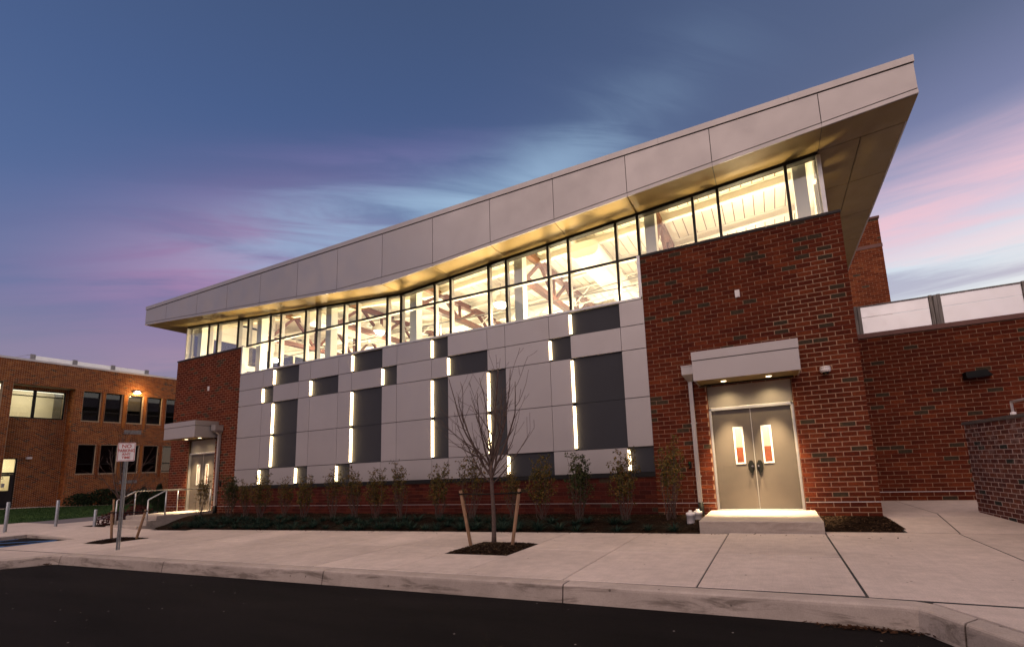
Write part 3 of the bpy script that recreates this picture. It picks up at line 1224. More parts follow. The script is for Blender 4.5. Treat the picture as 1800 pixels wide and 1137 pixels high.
# end glazing above the brick, seen through the front panes
for x, s in ((BL + .26, -1), (BR_ - .26, 1)):
    m = MB()
    ys = [.36, 2.3, 4.4, 6.5, 8.6, 15.6]
    zt = sof(x) + .6
    m.box(x - .06, x + .06, .34, 15.55, ZT + .07, ZT + .35)
    m.box(x - .06, x + .06, .34, 15.55, 6.9, zt)
    for k, y in enumerate((.36, 1.0, 2.9, 3.6, 5.5, 6.2)):
        m.box(x - .06, x + .06, y, y + (.28 if k % 2 else .08), ZT + .35, 6.9)
    m.box(x - .06, x + .06, 6.5, 15.55, ZT + .35, 6.9)
    build(m, 'end_wall', 'white_paint', hall)
    m = MB()
    m.box(x - .006, x + .006, .4, 6.5, ZT + .34, 6.91)
    build(m, 'end_glass', 'glass_dark', hall)

# --- roof: fascia, soffit, deck
YF = -.75
XF = [-26.31, -24.57, -22.18, -20.04, -17.88, -15.70, -13.575, -11.43, -9.275, -7.10, -4.97, -2.83, -.665, 1.715, 3.515]
XLR, XRR = XF[0], XF[-1]


def fline(x):
    if -13.6 < x < -9.25:
        return sof(-13.575) + .105
    return sof(x) + .105


m = MB()
m.box(XLR + .03, XRR - .03, -.68, 16.3, 8.20, 8.262)
roof = build(m, 'roof', 'joint_dark', hall)
mats_f = 'fascia_metal'
for a, b in zip(XF, XF[1:]):
    m = MB()
    m.prism_y([(a + .008, fline(a) + .010), (b - .008, fline(b) + .010), (b - .008, 8.112), (a + .008, 8.112)], YF, YF + .03)
    build(m, 'fascia_panel', mats_f, roof)
    m = MB()
    za, zb = sof(a), sof(b)
    m.prism_y([(a + .004, za), (b - .004, zb), (b - .004, fline(b) - .012), (a + .004, fline(a) - .012)], YF - .002, YF + .03)
    build(m, 'fascia_edge', mats_f, roof)
m = MB()
x = XLR - .012
while x < XRR:
    x2 = min(x + 3.05, XRR + .012)
    m.box(x + .002, x2 - .001, YF - .022, YF + .25, 8.136, 8.292)
    x = x2
build(m, 'roof_coping', mats_f, roof)
m = MB()          # dark core behind the fascia joints
for a, b in zip(XF, XF[1:]):
    m.prism_y([(a, sof(a) + .02), (b, sof(b) + .02), (b, 8.19), (a, 8.19)], YF + .031, YF + .05)
build(m, 'fascia_core', 'joint_dark', roof)
m = MB()          # end fascias (seen only from other viewpoints)
for x, s in ((XLR, -1), (XRR, 1)):
    x0, x1 = (x, x + .04) if s < 0 else (x - .04, x)
    m.box(x0, x1, YF + .03, 16.3, sof(x), 8.135)
    m.box(x0 - .012, x1 + .012, YF + .25, 16.3, 8.136, 8.292)
m.box(XLR, XRR, 16.26, 16.3, 6.3, 8.25)
build(m, 'end_fascia', mats_f, roof)


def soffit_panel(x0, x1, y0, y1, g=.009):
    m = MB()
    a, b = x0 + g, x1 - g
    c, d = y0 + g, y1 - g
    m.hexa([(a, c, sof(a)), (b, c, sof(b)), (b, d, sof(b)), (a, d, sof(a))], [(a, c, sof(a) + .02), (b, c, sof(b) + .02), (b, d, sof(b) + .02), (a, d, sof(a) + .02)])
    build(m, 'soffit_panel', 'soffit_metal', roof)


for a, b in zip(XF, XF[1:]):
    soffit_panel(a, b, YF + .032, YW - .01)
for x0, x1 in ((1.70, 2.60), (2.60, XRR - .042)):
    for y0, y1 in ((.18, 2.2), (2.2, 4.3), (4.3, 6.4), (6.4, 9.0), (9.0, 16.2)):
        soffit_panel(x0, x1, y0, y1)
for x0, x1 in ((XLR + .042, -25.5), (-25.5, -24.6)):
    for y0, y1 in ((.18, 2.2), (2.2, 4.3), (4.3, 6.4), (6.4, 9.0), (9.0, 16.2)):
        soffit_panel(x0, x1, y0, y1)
m = MB()
for a, b in ((XLR + .05, XC), (XC, XRR - .05)):
    m.hexa([(a, YF + .06, sof(a) + .025), (b, YF + .06, sof(b) + .025), (b, .3, sof(b) + .025), (a, .3, sof(a) + .025)],
           [(a, YF + .06, sof(a) + .04), (b, YF + .06, sof(b) + .04), (b, .3, sof(b) + .04), (a, .3, sof(a) + .04)])
for a, b in ((XLR + .05, -24.5), (1.62, XRR - .05)):
    m.hexa([(a, .3, sof(a) + .025), (b, .3, sof(b) + .025), (b, 16.2, sof(b) + .025), (a, 16.2, sof(a) + .025)],
           [(a, .3, sof(a) + .04), (b, .3, sof(b) + .04), (b, 16.2, sof(b) + .04), (a, 16.2, sof(a) + .04)])
build(m, 'soffit_core', 'joint_dark', roof)


def dk(x):
    return sof(x) + .70


# white ribbed deck inside
m = MB()
x = -24.5
while x < 1.6:
    x2 = x + .305
    a, b = x + .014, x2 - .014
    if a < XC < b:
        pass
    m.hexa([(a, .34, dk(a)), (b, .34, dk(b)), (b, 15.5, dk(b)), (a, 15.5, dk(a))], [(a, .34, dk(a) + .03), (b, .34, dk(b) + .03), (b, 15.5, dk(b) + .03), (a, 15.5, dk(a) + .03)])
    x = x2
deck = build(m, 'roof_deck', 'deck_white', hall)
m = MB()
for a, b in ((-24.6, XC), (XC, 1.7)):
    m.hexa([(a, .3, dk(a) + .035), (b, .3, dk(b) + .035), (b, 15.6, dk(b) + .035), (a, 15.6, dk(a) + .035)], [(a, .3, dk(a) + .05), (b, .3, dk(b) + .05), (b, 15.6, dk(b) + .05), (a, 15.6, dk(a) + .05)])
build(m, 'deck_slots', 'steel_brown', deck)
m = MB()          # head wall above the windows
for a, b in ((-24.55, XC), (XC, 1.65)):
    m.prism_y([(a, sof(a) + .0), (b, sof(b) + .0), (b, dk(b)), (a, dk(a))], .365, .40)
build(m, 'window_head', 'white_paint', hall)

# columns, trusses, joists, ducts
colx = [-24.2, -19.78, -15.49, -11.19, -6.87, -2.56, 1.28]
for x in colx:
    m = MB()
    m.box(x - .15, x + .15, .50, .80, -1.2, dk(x) - .02)
    build(m, 'column', 'column_grey', hall)
for x in colx[1:-1]:
    m = MB()
    zt, zb = dk(x) - .22, min(6.12, dk(x) - .85)
    m.box(x - .11, x + .11, .82, 15.4, zt - .10, zt + .10)
    m.box(x - .11, x + .11, .82, 15.4, zb - .09, zb + .09)
    y = .95
    up = True
    while y < 14.5:
        y2 = y + 1.15
        m.bar((x, y, zb if up else zt), (x, y2, zt if up else zb), .10, .10)
        if not up:
            m.bar((x, y2, zb), (x, y2, zt), .09, .09)
        y = y2
        up = not up
    build(m, 'roof_truss', 'steel_brown', hall)
for y in (1.95, 3.9, 5.9, 7.9, 9.9, 11.9, 13.9):
    m = MB()
    for a, b in ((-24.4, XC), (XC, 1.55)):
        m.bar((a, y, dk(a) - .012), (b, y, dk(b) - .012), .17, .02)
        m.bar((a, y, dk(a) - .13), (b, y, dk(b) - .13), .03, .22)
        m.bar((a, y, dk(a) - .25), (b, y, dk(b) - .25), .17, .025)
    build(m, 'roof_beam', 'white_paint', hall)
for y in (4.9, 8.9):
    m = MB()
    for a, b in ((-24.4, XC), (XC, 1.55)):
        m.bar((a, y, dk(a) - .30), (b, y, dk(b) - .30), .05, .05)
        m.bar((a, y, dk(a) - .95), (b, y, dk(b) - .95), .05, .05)
    x = -24.4
    up = True
    while x < .6:
        x2 = x + .80
        m.bar((x, y, dk(x) - (.95 if up else .3)), (x2, y, dk(x2) - (.3 if up else .95)), .035, .035)
        x = x2
        up = not up
    build(m, 'bar_joist', 'white_paint', hall)
for xd in (-4.95, -17.95):
    m = MB()
    zc = dk(xd) - .55
    pts = []
    for k in range(20):
        a = 2 * PI * k / 20
        px = (.24 if math.cos(a) > 0 else -.24) + .27 * math.cos(a)
        pts.append((xd + px, zc + .27 * math.sin(a)))
    m.prism_y(pts, 1.45, 14.0)
    build(m, 'air_duct', 'white_paint', hall)
m = MB()
m.tube([(-24, 2.6, 5.78), (-11, 2.6, 5.9), (1, 2.6, 5.78)], .025, 6)
m.tube([(-5.6, 2.2, 5.3), (-5.3, 2.3, 5.75), (-4.6, 2.35, 5.9), (-2.2, 2.4, 6.1), (.5, 2.5, 6.2)], .014, 5)
m.tube([(-12.2, 3.3, 5.2), (-12.2, 3.3, 6.6)], .02, 5)
build(m, 'conduit', 'lead_grey', hall)
# lobby walls behind the doors
for d0, d1 in (DR, DL):
    m = MB()
    zl = .30 if d0 > -5 else .95
    m.box(d0 - .8, d1 + .8, 1.9, 1.95, zl, 2.4, 0)
    m.box(d0 - .8, d1 + .8, 1.89, 1.95, -1.2, zl, 1)
    if d0 < -5:
        m.box(d0 - .75, d0 - .74, .26, 1.88, -1.2, zl, 1)
    m.box(d0 - .8, d0 - .75, .25, 1.9, -1.2, 2.4, 0)
    m.box(d1 + .75, d1 + .8, .25, 1.9, -1.2, 2.4, 0)
    m.box(d0 - .8, d1 + .8, .25, 1.95, 2.4, 2.45, 0)
    build(m, 'lobby_wall', ['plaster', 'orange_wall'], hall)
    lobby_l = bpy.data.lights.new('lobby_light', 'POINT')
    lobby_l.energy = 420
    lobby_l.color = (1, .86, .62)
    lobby_l.shadow_soft_size = .12
    lo = bpy.data.objects.new('lobby_light', lobby_l)
    COL.objects.link(lo)
    lo.location = ((d0 + d1) / 2, 1.1, 2.2)

# --- doors


def doorset(d0, d1, lab):
    yf = .10
    fw = .062
    m = MB()
    m.box(d0 + .012, d0 + fw, .03, .20, ZD0, 1.25)
    m.box(d1 - fw, d1 - .012, .03, .20, ZD0, 1.25)
    m.box(d0 + .012, d1 - .012, .03, .20, 1.19, 1.25)
    m.box(d0 + fw, d1 - fw, .045, .2, ZD0, ZD0 + .022)
    for x in (d0 + .012 + .02, d1 - .012 - .026):
        m.box(x, x + .006, .022, .03, ZD0, 1.25)
    fr = build(m, 'door_frame', 'aluminium', hall)
    m = MB()
    m.box(d0 + .012, d1 - .012, .07, .12, 1.262, ZD1 - .004)
    build(m, 'transom_panel', 'transom_grey', hall)
    mid = (d0 + d1) / 2
    for s in (-1, 1):
        a, b = (d0 + fw + .004, mid - .006) if s < 0 else (mid + .006, d1 - fw - .004)
        wx0, wx1 = (mid - .415, mid - .215) if s < 0 else (mid + .20, mid + .40)
        wz0, wz1 = -.12, .74
        m = MB()
        m.box(a, wx0, yf, yf + .045, ZD0 + .025, 1.185)
        m.box(wx1, b, yf, yf + .045, ZD0 + .025, 1.185)
        m.box(wx0, wx1, yf, yf + .045, ZD0 + .025, wz0)
        m.box(wx0, wx1, yf, yf + .045, wz1, 1.185)
        dr = build(m, 'door', 'door_grey', hall)
        m = MB()
        f = .035
        m.box(wx0 - .012, wx0 + f - .012, yf - .012, yf + .02, wz0 - .012, wz1 + .012)
        m.box(wx1 - f + .012, wx1 + .012, yf - .012, yf + .02, wz0 - .012, wz1 + .012)
        m.box(wx0 + f - .012, wx1 - f + .012, yf - .012, yf + .02, wz0 - .012, wz0 + f - .012)
        m.box(wx0 + f - .012, wx1 - f + .012, yf - .012, yf + .02, wz1 - f + .012, wz1 + .012)
        build(m, 'window_frame', 'sign_white', dr)
        m = MB()
        m.box(wx0, wx1, yf + .021, yf + .026, wz0, wz1)
        build(m, 'pane', 'glass', dr)
        # lever trim
        hx = mid + s * .095
        m = MB()
        pl = []
        for k in range(8):
            aa = PI / 8 + k * PI / 4
            pl.append((hx + .075 * math.cos(aa), -.20 + .155 * math.sin(aa)))
        m.prism_y(pl, yf - .028, yf)
        m.bar((hx - s * .01, yf - .05, -.24), (hx - s * .0, yf - .055, -.40), .028, .022)
        build(m, 'handle', 'black_plastic', dr)
        m = MB()
        m.tube([(hx - s * .03, yf - .027, -.19), (hx - s * .03, yf - .048, -.19)], .023, 12)
        build(m, 'lock_cylinder', 'chrome', dr)
    m = MB()
    m.box(mid - .0055, mid + .0055, yf - .01, yf + .03, ZD0 + .025, 1.185)
    build(m, 'astragal', 'aluminium', hall)
    m = MB()
    m.box(d0, d1, .21, .235, ZD0 - .005, ZD1)
    for x0, x1 in ((d0, d0 + .011), (d1 - .011, d1)):
        m2 = MB()
        m2.box(x0, x1, .003, .23, ZD0, ZD1)
        build(m2, 'door_reveal', 'brick_red', hall)


doorset(*DR, 'right')
doorset(*DL, 'left')


def canopy(x0, x1, s):
    z0, z1 = 1.822, 2.505
    y0 = -.90
    m = MB()
    # front, two sides
    m.box(x0, x1, y0, y0 + .03, z0, 2.288)
    m.box(x0, x0 + .03, y0 + .031, -.012, z0, 2.288)
    m.box(x1 - .03, x1, y0 + .031, -.012, z0, 2.288)
    ca = build(m, 'entrance_canopy', 'fascia_metal', hall)
    m = MB()
    m.box(x0 - .008, x1 + .008, y0 - .012, -.012, 2.306, z1)
    build(m, 'canopy_coping', 'fascia_metal', ca)
    m = MB()
    m.box(x0 + .031, x1 - .031, y0 + .031, -.012, 2.20, 2.30)
    build(m, 'canopy_core', 'joint_dark', ca)
    m = MB()
    m.box(x0 + .031, x1 - .031, y0 + .031, -.012, z0 + .012, z0 + .03)
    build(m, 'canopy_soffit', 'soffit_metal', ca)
    m = MB()
    m.box(x0 + .12, x1 - .12, -.10, -.012, z0 - .02, z0 + .011)
    build(m, 'ledger', 'frame_black', ca)
    for k in (.275, .715):
        lx = x0 + (x1 - x0) * k
        ly = -.36
        m = MB()
        m.disc((lx, ly, z0 + .007), .062, 18)
        dl = build(m, 'downlight', 'downlight_glow', ca)
        m = MB()
        n = 20
        for q in range(n):
            a, b = 2 * PI * q / n, 2 * PI * (q + 1) / n
            m.face([(lx + .062 * math.cos(a), ly + .062 * math.sin(a), z0 + .006), (lx + .062 * math.cos(b), ly + .062 * math.sin(b), z0 + .006),
                    (lx + .085 * math.cos(b), ly + .085 * math.sin(b), z0 + .009), (lx + .085 * math.cos(a), ly + .085 * math.sin(a), z0 + .009)])
        for nm, en, ang, tilt in (('downlight_beam', 2500 if s > 0 else 1500, 50, 3), ('downlight_spill', 75 if s > 0 else 25, 140, 0)):
            sp = bpy.data.lights.new(nm, 'SPOT')
            sp.energy = en
            sp.color = (1, .76, .42)
            sp.spot_size = math.radians(ang)
            sp.spot_blend = 1.0
            sp.shadow_soft_size = .04
            so = bpy.data.objects.new(nm, sp)
            COL.objects.link(so)
            so.location = (lx, ly, z0 - .015)
            so.rotation_euler = (math.radians(tilt), 0, 0)
    # downspout
    xs_ = x0 - .20 if s > 0 else x1 + .20
    m = MB()
    m.box(xs_ - .048, xs_ + .048, -.11, -.02, -1.05, 1.95)
    ds = build(m, 'downspout', 'fascia_metal', hall)
    m = MB()
    w = .15
    m.box(xs_ - w, xs_ + w, -.33, -.015, 2.10, 2.30)
    m.box(xs_ - w - .012, xs_ + w + .012, -.342, -.013, 2.30, 2.325)
    m.hexa([(xs_ - .055, -.13, 1.95), (xs_ + .055, -.13, 1.95), (xs_ + .055, -.018, 1.95), (xs_ - .055, -.018, 1.95)], [(xs_ - w, -.33, 2.099), (xs_ + w, -.33, 2.099), (xs_ + w, -.015, 2.099), (xs_ - w, -.015, 2.099)])
    build(m, 'conductor_head', 'fascia_metal', ds)
    m = MB()
    m.tube([(xs_, -.065, -1.0), (xs_ + .01, -.065, -1.28), (xs_ + .05 * s, -.10, -1.40)], .065, 10)
    build(m, 'drain_boot', 'black_plastic', ds)
    m = MB()
    for zz in (-.4, .9):
        m.box(xs_ - .075, xs_ + .075, -.02, -.006, zz, zz + .03)
    build(m, 'strap', 'aluminium', ds)


canopy(-1.535, .697, 1)
canopy(2 * XC - .697, 2 * XC + 1.535, -1)
# small conduits at the door jambs
m = MB()
m.box(DR[1] + .0, DR[1] + .30, -.012, -.004, -.08, -.055)
build(m, 'anchor_strip', 'mortar_red', hall)

# --- high-bay lamps and the hall's light
LAMPS = [(-9.06, 3.0, 6.38, 'big round pendant lamp glaring behind the middle clerestory panes'),
         (-15.43, 3.0, 6.30, 'big round pendant lamp glaring behind the left half of the clerestory'),
         (-22.4, 3.0, 6.02, 'big round pendant lamp glaring low beside the far brick end')]
for x, y, zz, lab in LAMPS:
    t = thing('pendant_lamp', (x, y, zz - .12), lab, 'lamp', 'high-bay lamps inside the hall')
    m = MB()
    m.lathe((x, y, zz), [(.10, .30), (.14, .28), (.27, .05), (.30, -.02), (.28, -.06)], 20)
    build(m, 'lamp_shade', 'white_paint', t)
    m = MB()
    m.lathe((x, y, zz - .16), [(.02, -.06), (.17, -.03), (.24, .04), (.24, .09)], 20)
    build(m, 'lamp_lens', 'lamp_glow', t)
    m = MB()
    m.tube([(x, y, zz + .28), (x, y, dk(x) - .01)], .012, 6)
    build(m, 'lamp_rod', 'aluminium', t)
for x in (-22.4, -18.9, -15.43, -12.2, -9.06, -6.0, -2.8, .2):
    for y, e in ((3.0, 190), (9.0, 740)):  # the far row is added fill without fixtures
        l = bpy.data.lights.new('hall_light', 'POINT')
        l.energy = e
        l.color = (1, .83, .55)
        l.shadow_soft_size = .22
        o = bpy.data.objects.new('hall_light', l)
        COL.objects.link(o)
        o.location = (x, y, min(5.75, dk(x) - .8))
    # added spots without fixtures, there only to brighten the soffit through the glass
    l = bpy.data.lights.new('soffit_fill', 'SPOT')
    l.energy = 2700
    l.color = (1, .77, .43)
    l.spot_size = math.radians(95)
    l.spot_blend = .8
    l.shadow_soft_size = .22
    o = bpy.data.objects.new('soffit_fill', l)
    COL.objects.link(o)
    o.location = (x, 1.05, 3.1)
    o.rotation_euler = Vector((0, -.42, 1)).to_track_quat('-Z', 'Y').to_euler()

# --- entrance steps
m = MB()
e = .02
st = thing('entrance_step', (-.4, -1.0, -1.4), 'single broad concrete step under the nearer lit double door', 'step')
prof = [(.0, -1.62), (-2.05, -1.62), (-2.05, -1.2 - e), (-2.05 + e * .3, -1.2 - e * .3), (-2.05 + e, -1.2), (.02, -1.2)]
vs = [(x, y, zz) for x in (-1.505, .69) for y, zz in prof]
n = len(prof)
m.mesh(vs, [(i, i + 1, n + i + 1, n + i) for i in range(n - 1)] + [tuple(reversed(range(n))), tuple(range(n, 2 * n))])
build(m, 'slab', 'concrete_step', st)
m = MB()
m.box(DR[0] + .02, DR[1] - .02, -.04, .21, -1.199, -1.188)
build(m, 'threshold', 'aluminium', st)
SX0, SX1 = 2 * XC - .69, 2 * XC + 1.505
st = thing('entrance_stairs', ((SX0 + SX1) / 2, -1.0, -1.66), 'three concrete steps and landing at the farther door with handrails', 'stairs')
m = MB()
m.box(SX0, SX1, -1.95, .02, -1.72, -1.2)
build(m, 'landing', 'concrete_step', st)
for k in (1, 2):
    m = MB()
    m.box(SX0, SX1, -1.95 - .30 * k, -1.95 - .30 * (k - 1) - .002, -1.75, -1.2 - .155 * k)
    build(m, 'stair_tread', 'concrete_step', st)

# --- small fittings on the hall
for x, lab in ((-.43, 'small pale square plate on the brick high above the nearer door'), (2 * XC + .43 + .2, 'small pale square plate on the brick high above the farther door')):
    m = MB()
    m.box(x - .055, x + .055, -.03, -.004, 3.93, 4.12)
    m.box(x - .04, x + .04, -.036, -.03, 3.95, 4.10)
    build(m, 'wall_plate', 'pvc_white', None, lab, cat='wall plate', org=(x, 0, 4.03))
t = thing('security_camera', (1.225, -.02, 1.80), 'white dome security camera on the brick right of the nearer canopy', 'camera')
m = MB()
m.box(1.205, 1.245, -.06, -.005, 1.86, 1.94)
m.lathe((1.225, -.13, 1.84), [(.085, -.02), (.105, 0), (.11, .03), (.11, .055), (.10, .058), (.10, .066), (.11, .07), (.105, .10), (.06, .115), (.01, .12)], 20)
build(m, 'housing', 'pvc_white', t)
m = MB()
m.lathe((1.225, -.13, 1.815), [(.001, -.045), (.03, -.042), (.055, -.025), (.068, .005)], 16)
build(m, 'dome', 'black_plastic', t)
t = thing('card_reader', (-1.92, -.02, -.11), 'small black card reader with green light beside the downspout', 'card reader')
m = MB()
m.box(-1.955, -1.885, -.04, -.005, -.20, -.02)
build(m, 'case', 'black_plastic', t)
m = MB()
m.box(-1.93, -1.91, -.043, -.04, -.055, -.045)
build(m, 'indicator', 'green_led', t)
t = thing('card_reader', (-20.95, -.02, -.1), 'small black card reader beside the farther door behind shrubs', 'card reader')
m = MB()
m.box(-20.99, -20.91, -.04, -.005, -.22, -.02)
build(m, 'case', 'black_plastic', t)
for i, (x, y, h, lab) in enumerate(((-1.80, -1.25, .30, 'larger white plastic cleanout pipe beside the concrete step'), (-1.70, -.85, .26, 'smaller white plastic cleanout pipe close to the downspout boot'))):
    zz = bed_z(x, y)
    t = thing('cleanout_pipe', (x, y, zz), lab, 'pipe', 'drain cleanouts')
    m = MB()
    m.lathe((x, y, zz - .1), [(.085, 0), (.085, h - .06), (.095, h - .058), (.095, h), (.08, h + .012)], 18)
    build(m, 'pipe', 'pvc_white', t)
    m = MB()
    m.lathe((x, y, zz - .1 + h + .012), [(.06, 0), (.06, .02), (.035, .022), (.035, .05)], 4)
    build(m, 'plug', 'pvc_white', t)

# ------------------------------------------------------------------ handrails


def rail(x, lab, low, pts, posts):
    t = thing('handrail', (x, posts[0][1], posts[0][2]), lab, 'handrail', 'stair handrails')
    m = MB()
    m.tube(pts, .024, 10)
    build(m, 'rail', 'stainless', t)
    for (px, py, pz0, pz1) in posts:
        m = MB()
        m.tube([(px, py, pz0), (px, py, pz1)], .024, 10)
        build(m, 'post', 'stainless', t)


xr = SX1 - .06
rail(xr, 'nearer steel handrail beside the planted slope at the stairs', 0,
     [(xr, -.08, -.27), (xr, -1.0, -.27), (xr, -1.62, -.27), (xr, -1.70, -.285), (xr, -2.20, -.57), (xr, -2.22, -.60), (xr, -2.22, -.68)],
     [(xr, -2.22, -1.7, -.60), (xr, -1.66, -1.45, -.28), (xr, -.10, -1.2, -.27)])
xl = SX0 + .08
rail(xl, 'farther steel handrail on the lawn side of the stairs', 0,
     [(xl, -.12, -.27), (xl, -1.7, -.27), (xl, -1.76, -.28), (xl, -2.28, -.57), (xl, -2.30, -.60), (xl, -2.30, -.66)],
     [(xl, -2.30, -1.7, -.6), (xl, -1.73, -1.21, -.28), (xl, -.25, -1.21, -.27)])

# ------------------------------------------------------------------ brick wing on the right
wing = thing('brick_wing', (6.0, 2.84, -1.3), 'low flat brick wing set back at the right with white roof screen', 'building')
YG = 2.84
m = MB()
m.box(1.9, 16, YG, YG + .3, -1.6, 3.08)
bw = build(m, 'brick_wall', 'mortar', wing)
lay(courses(1.9, 9.2, -1.245, 3.09, .3085, HB, (), .1, -1.245), (0, YG, 0), (1, 0, 0), 'brick_red', bw, 300)
m = MB()
m.box(1.9, 16, YG - .012, YG + .002, -1.033, -1.017)
build(m, 'flashing', 'flashing', wing)
m = MB()
m.box(1.9, 16, YG - .0045, YG + .002, -.06, -.046)
m.box(1.9, 16, YG - .0045, YG + .002, 2.62, 2.634)
build(m, 'movement_joint', 'mortar_red', wing)
m = MB()
m.box(1.85, 16, YG - .04, YG + .34, 3.095, 3.215)
build(m, 'coping', 'coping_brown', wing)
m = MB()
m.box(1.9, 16, YG + .3, 14, 3.0, 3.09)
m.box(15.8, 16, YG + .3, 14, -1.6, 3.0)
build(m, 'roof', 'roof_white', wing)


def screen(org, pts, posts, mat='roof_white', **kw):
    pass


rs = thing('roof_screen', (5.0, 2.97, 3.22), 'white board screen between weathered posts on top of the brick wing', 'screen')
m0 = 2.44
for k, (xp, w) in enumerate(((2.40, .17), (4.10, .26), (5.97, .26), (7.84, .26), (9.7, .26))):
    m = MB()
    nb = 2 if w < .2 else 3
    for q in range(nb):
        m.box(xp + q * w / nb + .006, xp + (q + 1) * w / nb - .006, 2.90 - (.02 if q == 1 and nb == 3 else 0), 3.0, 3.215, 4.035 - .015 * (q % 2))
    build(m, 'post', 'post_wood', rs)
    if k < 4:
        x0, x1 = xp + w, (4.10, 5.97, 7.84, 9.7)[k]
        for z0, z1 in ((3.222, 3.685), (3.697, 3.985)):
            m = MB()
            m.box(x0 + .004, x1 - .004, 2.93, 2.96, z0, z1)
            build(m, 'board', 'screen_white', rs)
        m = MB()
        m.box(x0, x1, 2.91, 2.99, 3.987, 4.022)
        build(m, 'top_rail', 'post_wood', rs)
t = thing('wall_floodlight', (4.78, 2.75, 1.80), 'unlit black wedge-shaped floodlight on the brick wing', 'wall light')
m = MB()
m.hexa([(4.50, 2.56, 1.72), (5.02, 2.60, 1.74), (5.04, 2.83, 1.74), (4.50, 2.83, 1.72)], [(4.50, 2.60, 1.875), (4.92, 2.62, 1.90), (4.96, 2.83, 1.90), (4.50, 2.83, 1.875)])
build(m, 'housing', 'black_plastic', t)
m = MB()
m.hexa([(4.54, 2.60, 1.711), (4.98, 2.64, 1.729), (4.98, 2.80, 1.729), (4.54, 2.80, 1.711)], [(4.54, 2.60, 1.719), (4.98, 2.64, 1.738), (4.98, 2.80, 1.738), (4.54, 2.80, 1.719)])
build(m, 'lens', 'glass_dark', t)

# tower behind
tw = thing('brick_tower', (3.5, 15, -1.6), 'tall plain brick tower block rising behind the right roof edge', 'building')
m = MB()
m.box(-1.5, 5.88, 14.6, 20, -1.6, 11.55)
bw2 = build(m, 'brick_wall', 'mortar', tw)
lay(courses(3.0, 5.88, 5.5, 11.55, .3085, HB, (), .1, 5.5), (0, 14.6, 0), (1, 0, 0), 'brick_tower', bw2, 0)
m = MB()
m.box(-1.5, 5.9, 14.575, 14.61, 10.05, 10.22)
m.box(-1.55, 5.93, 14.55, 20.05, 11.552, 11.66)
build(m, 'coping', 'coping_brown', tw)

# old retaining wall at the right
rw = thing('retaining_wall', (3.85, -.5, -1.4), 'old stained brick retaining wall with flat dark cap at right edge', 'wall')
A = Vector((3.77, .84, 0))
dirw = Vector((.10, -1.0, 0)).normalized()    # towards the camera
Lw = 6.0
nr = Vector((-dirw.y * -1, dirw.x * -1, 0))   # unused helper
B = A + dirw * Lw
side = Vector((1, .10, 0)).normalized()       # into the wall
m = MB()
q = [A, B, B + side * .32, A + side * .32]
m.hexa([(p.x, p.y, -1.7) for p in reversed(q)], [(p.x, p.y, .50) for p in reversed(q)])
bw3 = build(m, 'brick_wall', 'mortar_pale', rw)
# courses along the face (u from the far end towards the camera): outward normal faces -x
ux = dirw                                     # lay() normal for ux is (ux.y, -ux.x) = (-1,-.1): towards -x
lay(courses(0, Lw, -1.66, .50, .262, .090, (), .03, -1.66, .024, .013), (A.x, A.y, 0), (ux.x, ux.y, 0), 'brick_old', bw3, 300, .003, .04)
m = MB()
q = [A - dirw * .03 - side * .03, B - side * .03, B + side * .36, A - dirw * .03 + side * .36]
m.hexa([(p.x, p.y, .505) for p in reversed(q)], [(p.x, p.y, .565) for p in reversed(q)])
build(m, 'coping', 'coping_lead', rw)
t = thing('pipe_railing', (4.05, -1.1, .56), 'white pipe railing end standing on the retaining wall cap', 'railing')
m = MB()
px = A + dirw * 1.50 + side * .16
m.tube([(px.x, px.y, .55), (px.x, px.y, .80), (px.x + .004, px.y - .02, .82)], .022, 8)
q2 = px + dirw * 3.5
m.tube([(px.x, px.y, .82), (q2.x, q2.y, .82)], .022, 8)
build(m, 'rail', 'pvc_white', t)
m = MB()
for k in range(3):
    p = px + dirw * (1.2 * k + .0)
    m.lathe((p.x, p.y, .566), [(.045, 0), (.045, .06), (.03, .065)], 10)
    if k:
        m.tube([(p.x, p.y, .56), (p.x, p.y, .82)], .022, 8)
build(m, 'post', 'pvc_white', t)

# ------------------------------------------------------------------ old school wing on the left (faces +x)
XL = -42.0
old = thing('school_wing', (XL, 3, -1.3), 'older two storey orange brick school wing with deep recessed entrance bay', 'building')
NY0, NY1, NZ1 = -.30, 2.52, 6.50              # the recessed bay
ND = .9
win_y = [(2.95, 3.86), (4.12, 5.02), (5.36, 6.24), (6.54, 7.42), (7.72, 8.60), (8.90, 9.78)]
holes = [(NY0, NY1, -2, NZ1)]
for y0, y1 in win_y:
    holes += [(y0, y1, 4.42, 6.42), (y0, y1, .88, 2.80)]
holes += [(-3.3, -.72, 4.5, 6.55)]
Y0o, Y1o, ZR = -9.0, 13.0, 7.98
m = MB()
# core wall as strips around the openings
cuts_y = sorted({Y0o, Y1o, *[h[0] for h in holes], *[h[1] for h in holes]})
cuts_z = sorted({-1.7, ZR, *[h[2] for h in holes if h[2] > -1.7], *[h[3] for h in holes]})
for a, b in zip(cuts_y, cuts_y[1:]):
    for c, d in zip(cuts_z, cuts_z[1:]):
        ym, zm = (a + b) / 2, (c + d) / 2
        if any(h[0] < ym < h[1] and h[2] < zm < h[3] for h in holes):
            continue
        m.box(XL - .30, XL, a, b, c, d)
for (a, b, c, d) in ((NY0 - .2, NY1 + .2, 6.3, NZ1 + .1), (NY0 - .2, NY1 + .2, 1.95, 4.47), (.52, NY1 + .2, -1.7, 1.95),
                     (NY0 - .2, NY0, 4.47, 6.3), (NY1 - .16, NY1 + .2, 4.47, 6.3), (NY0 - .2, -.30, -1.7, 1.95)):
    m.box(XL - ND - .3, XL - ND, a, b, c, d)
ow = build(m, 'brick_wall', 'mortar_tan', old)
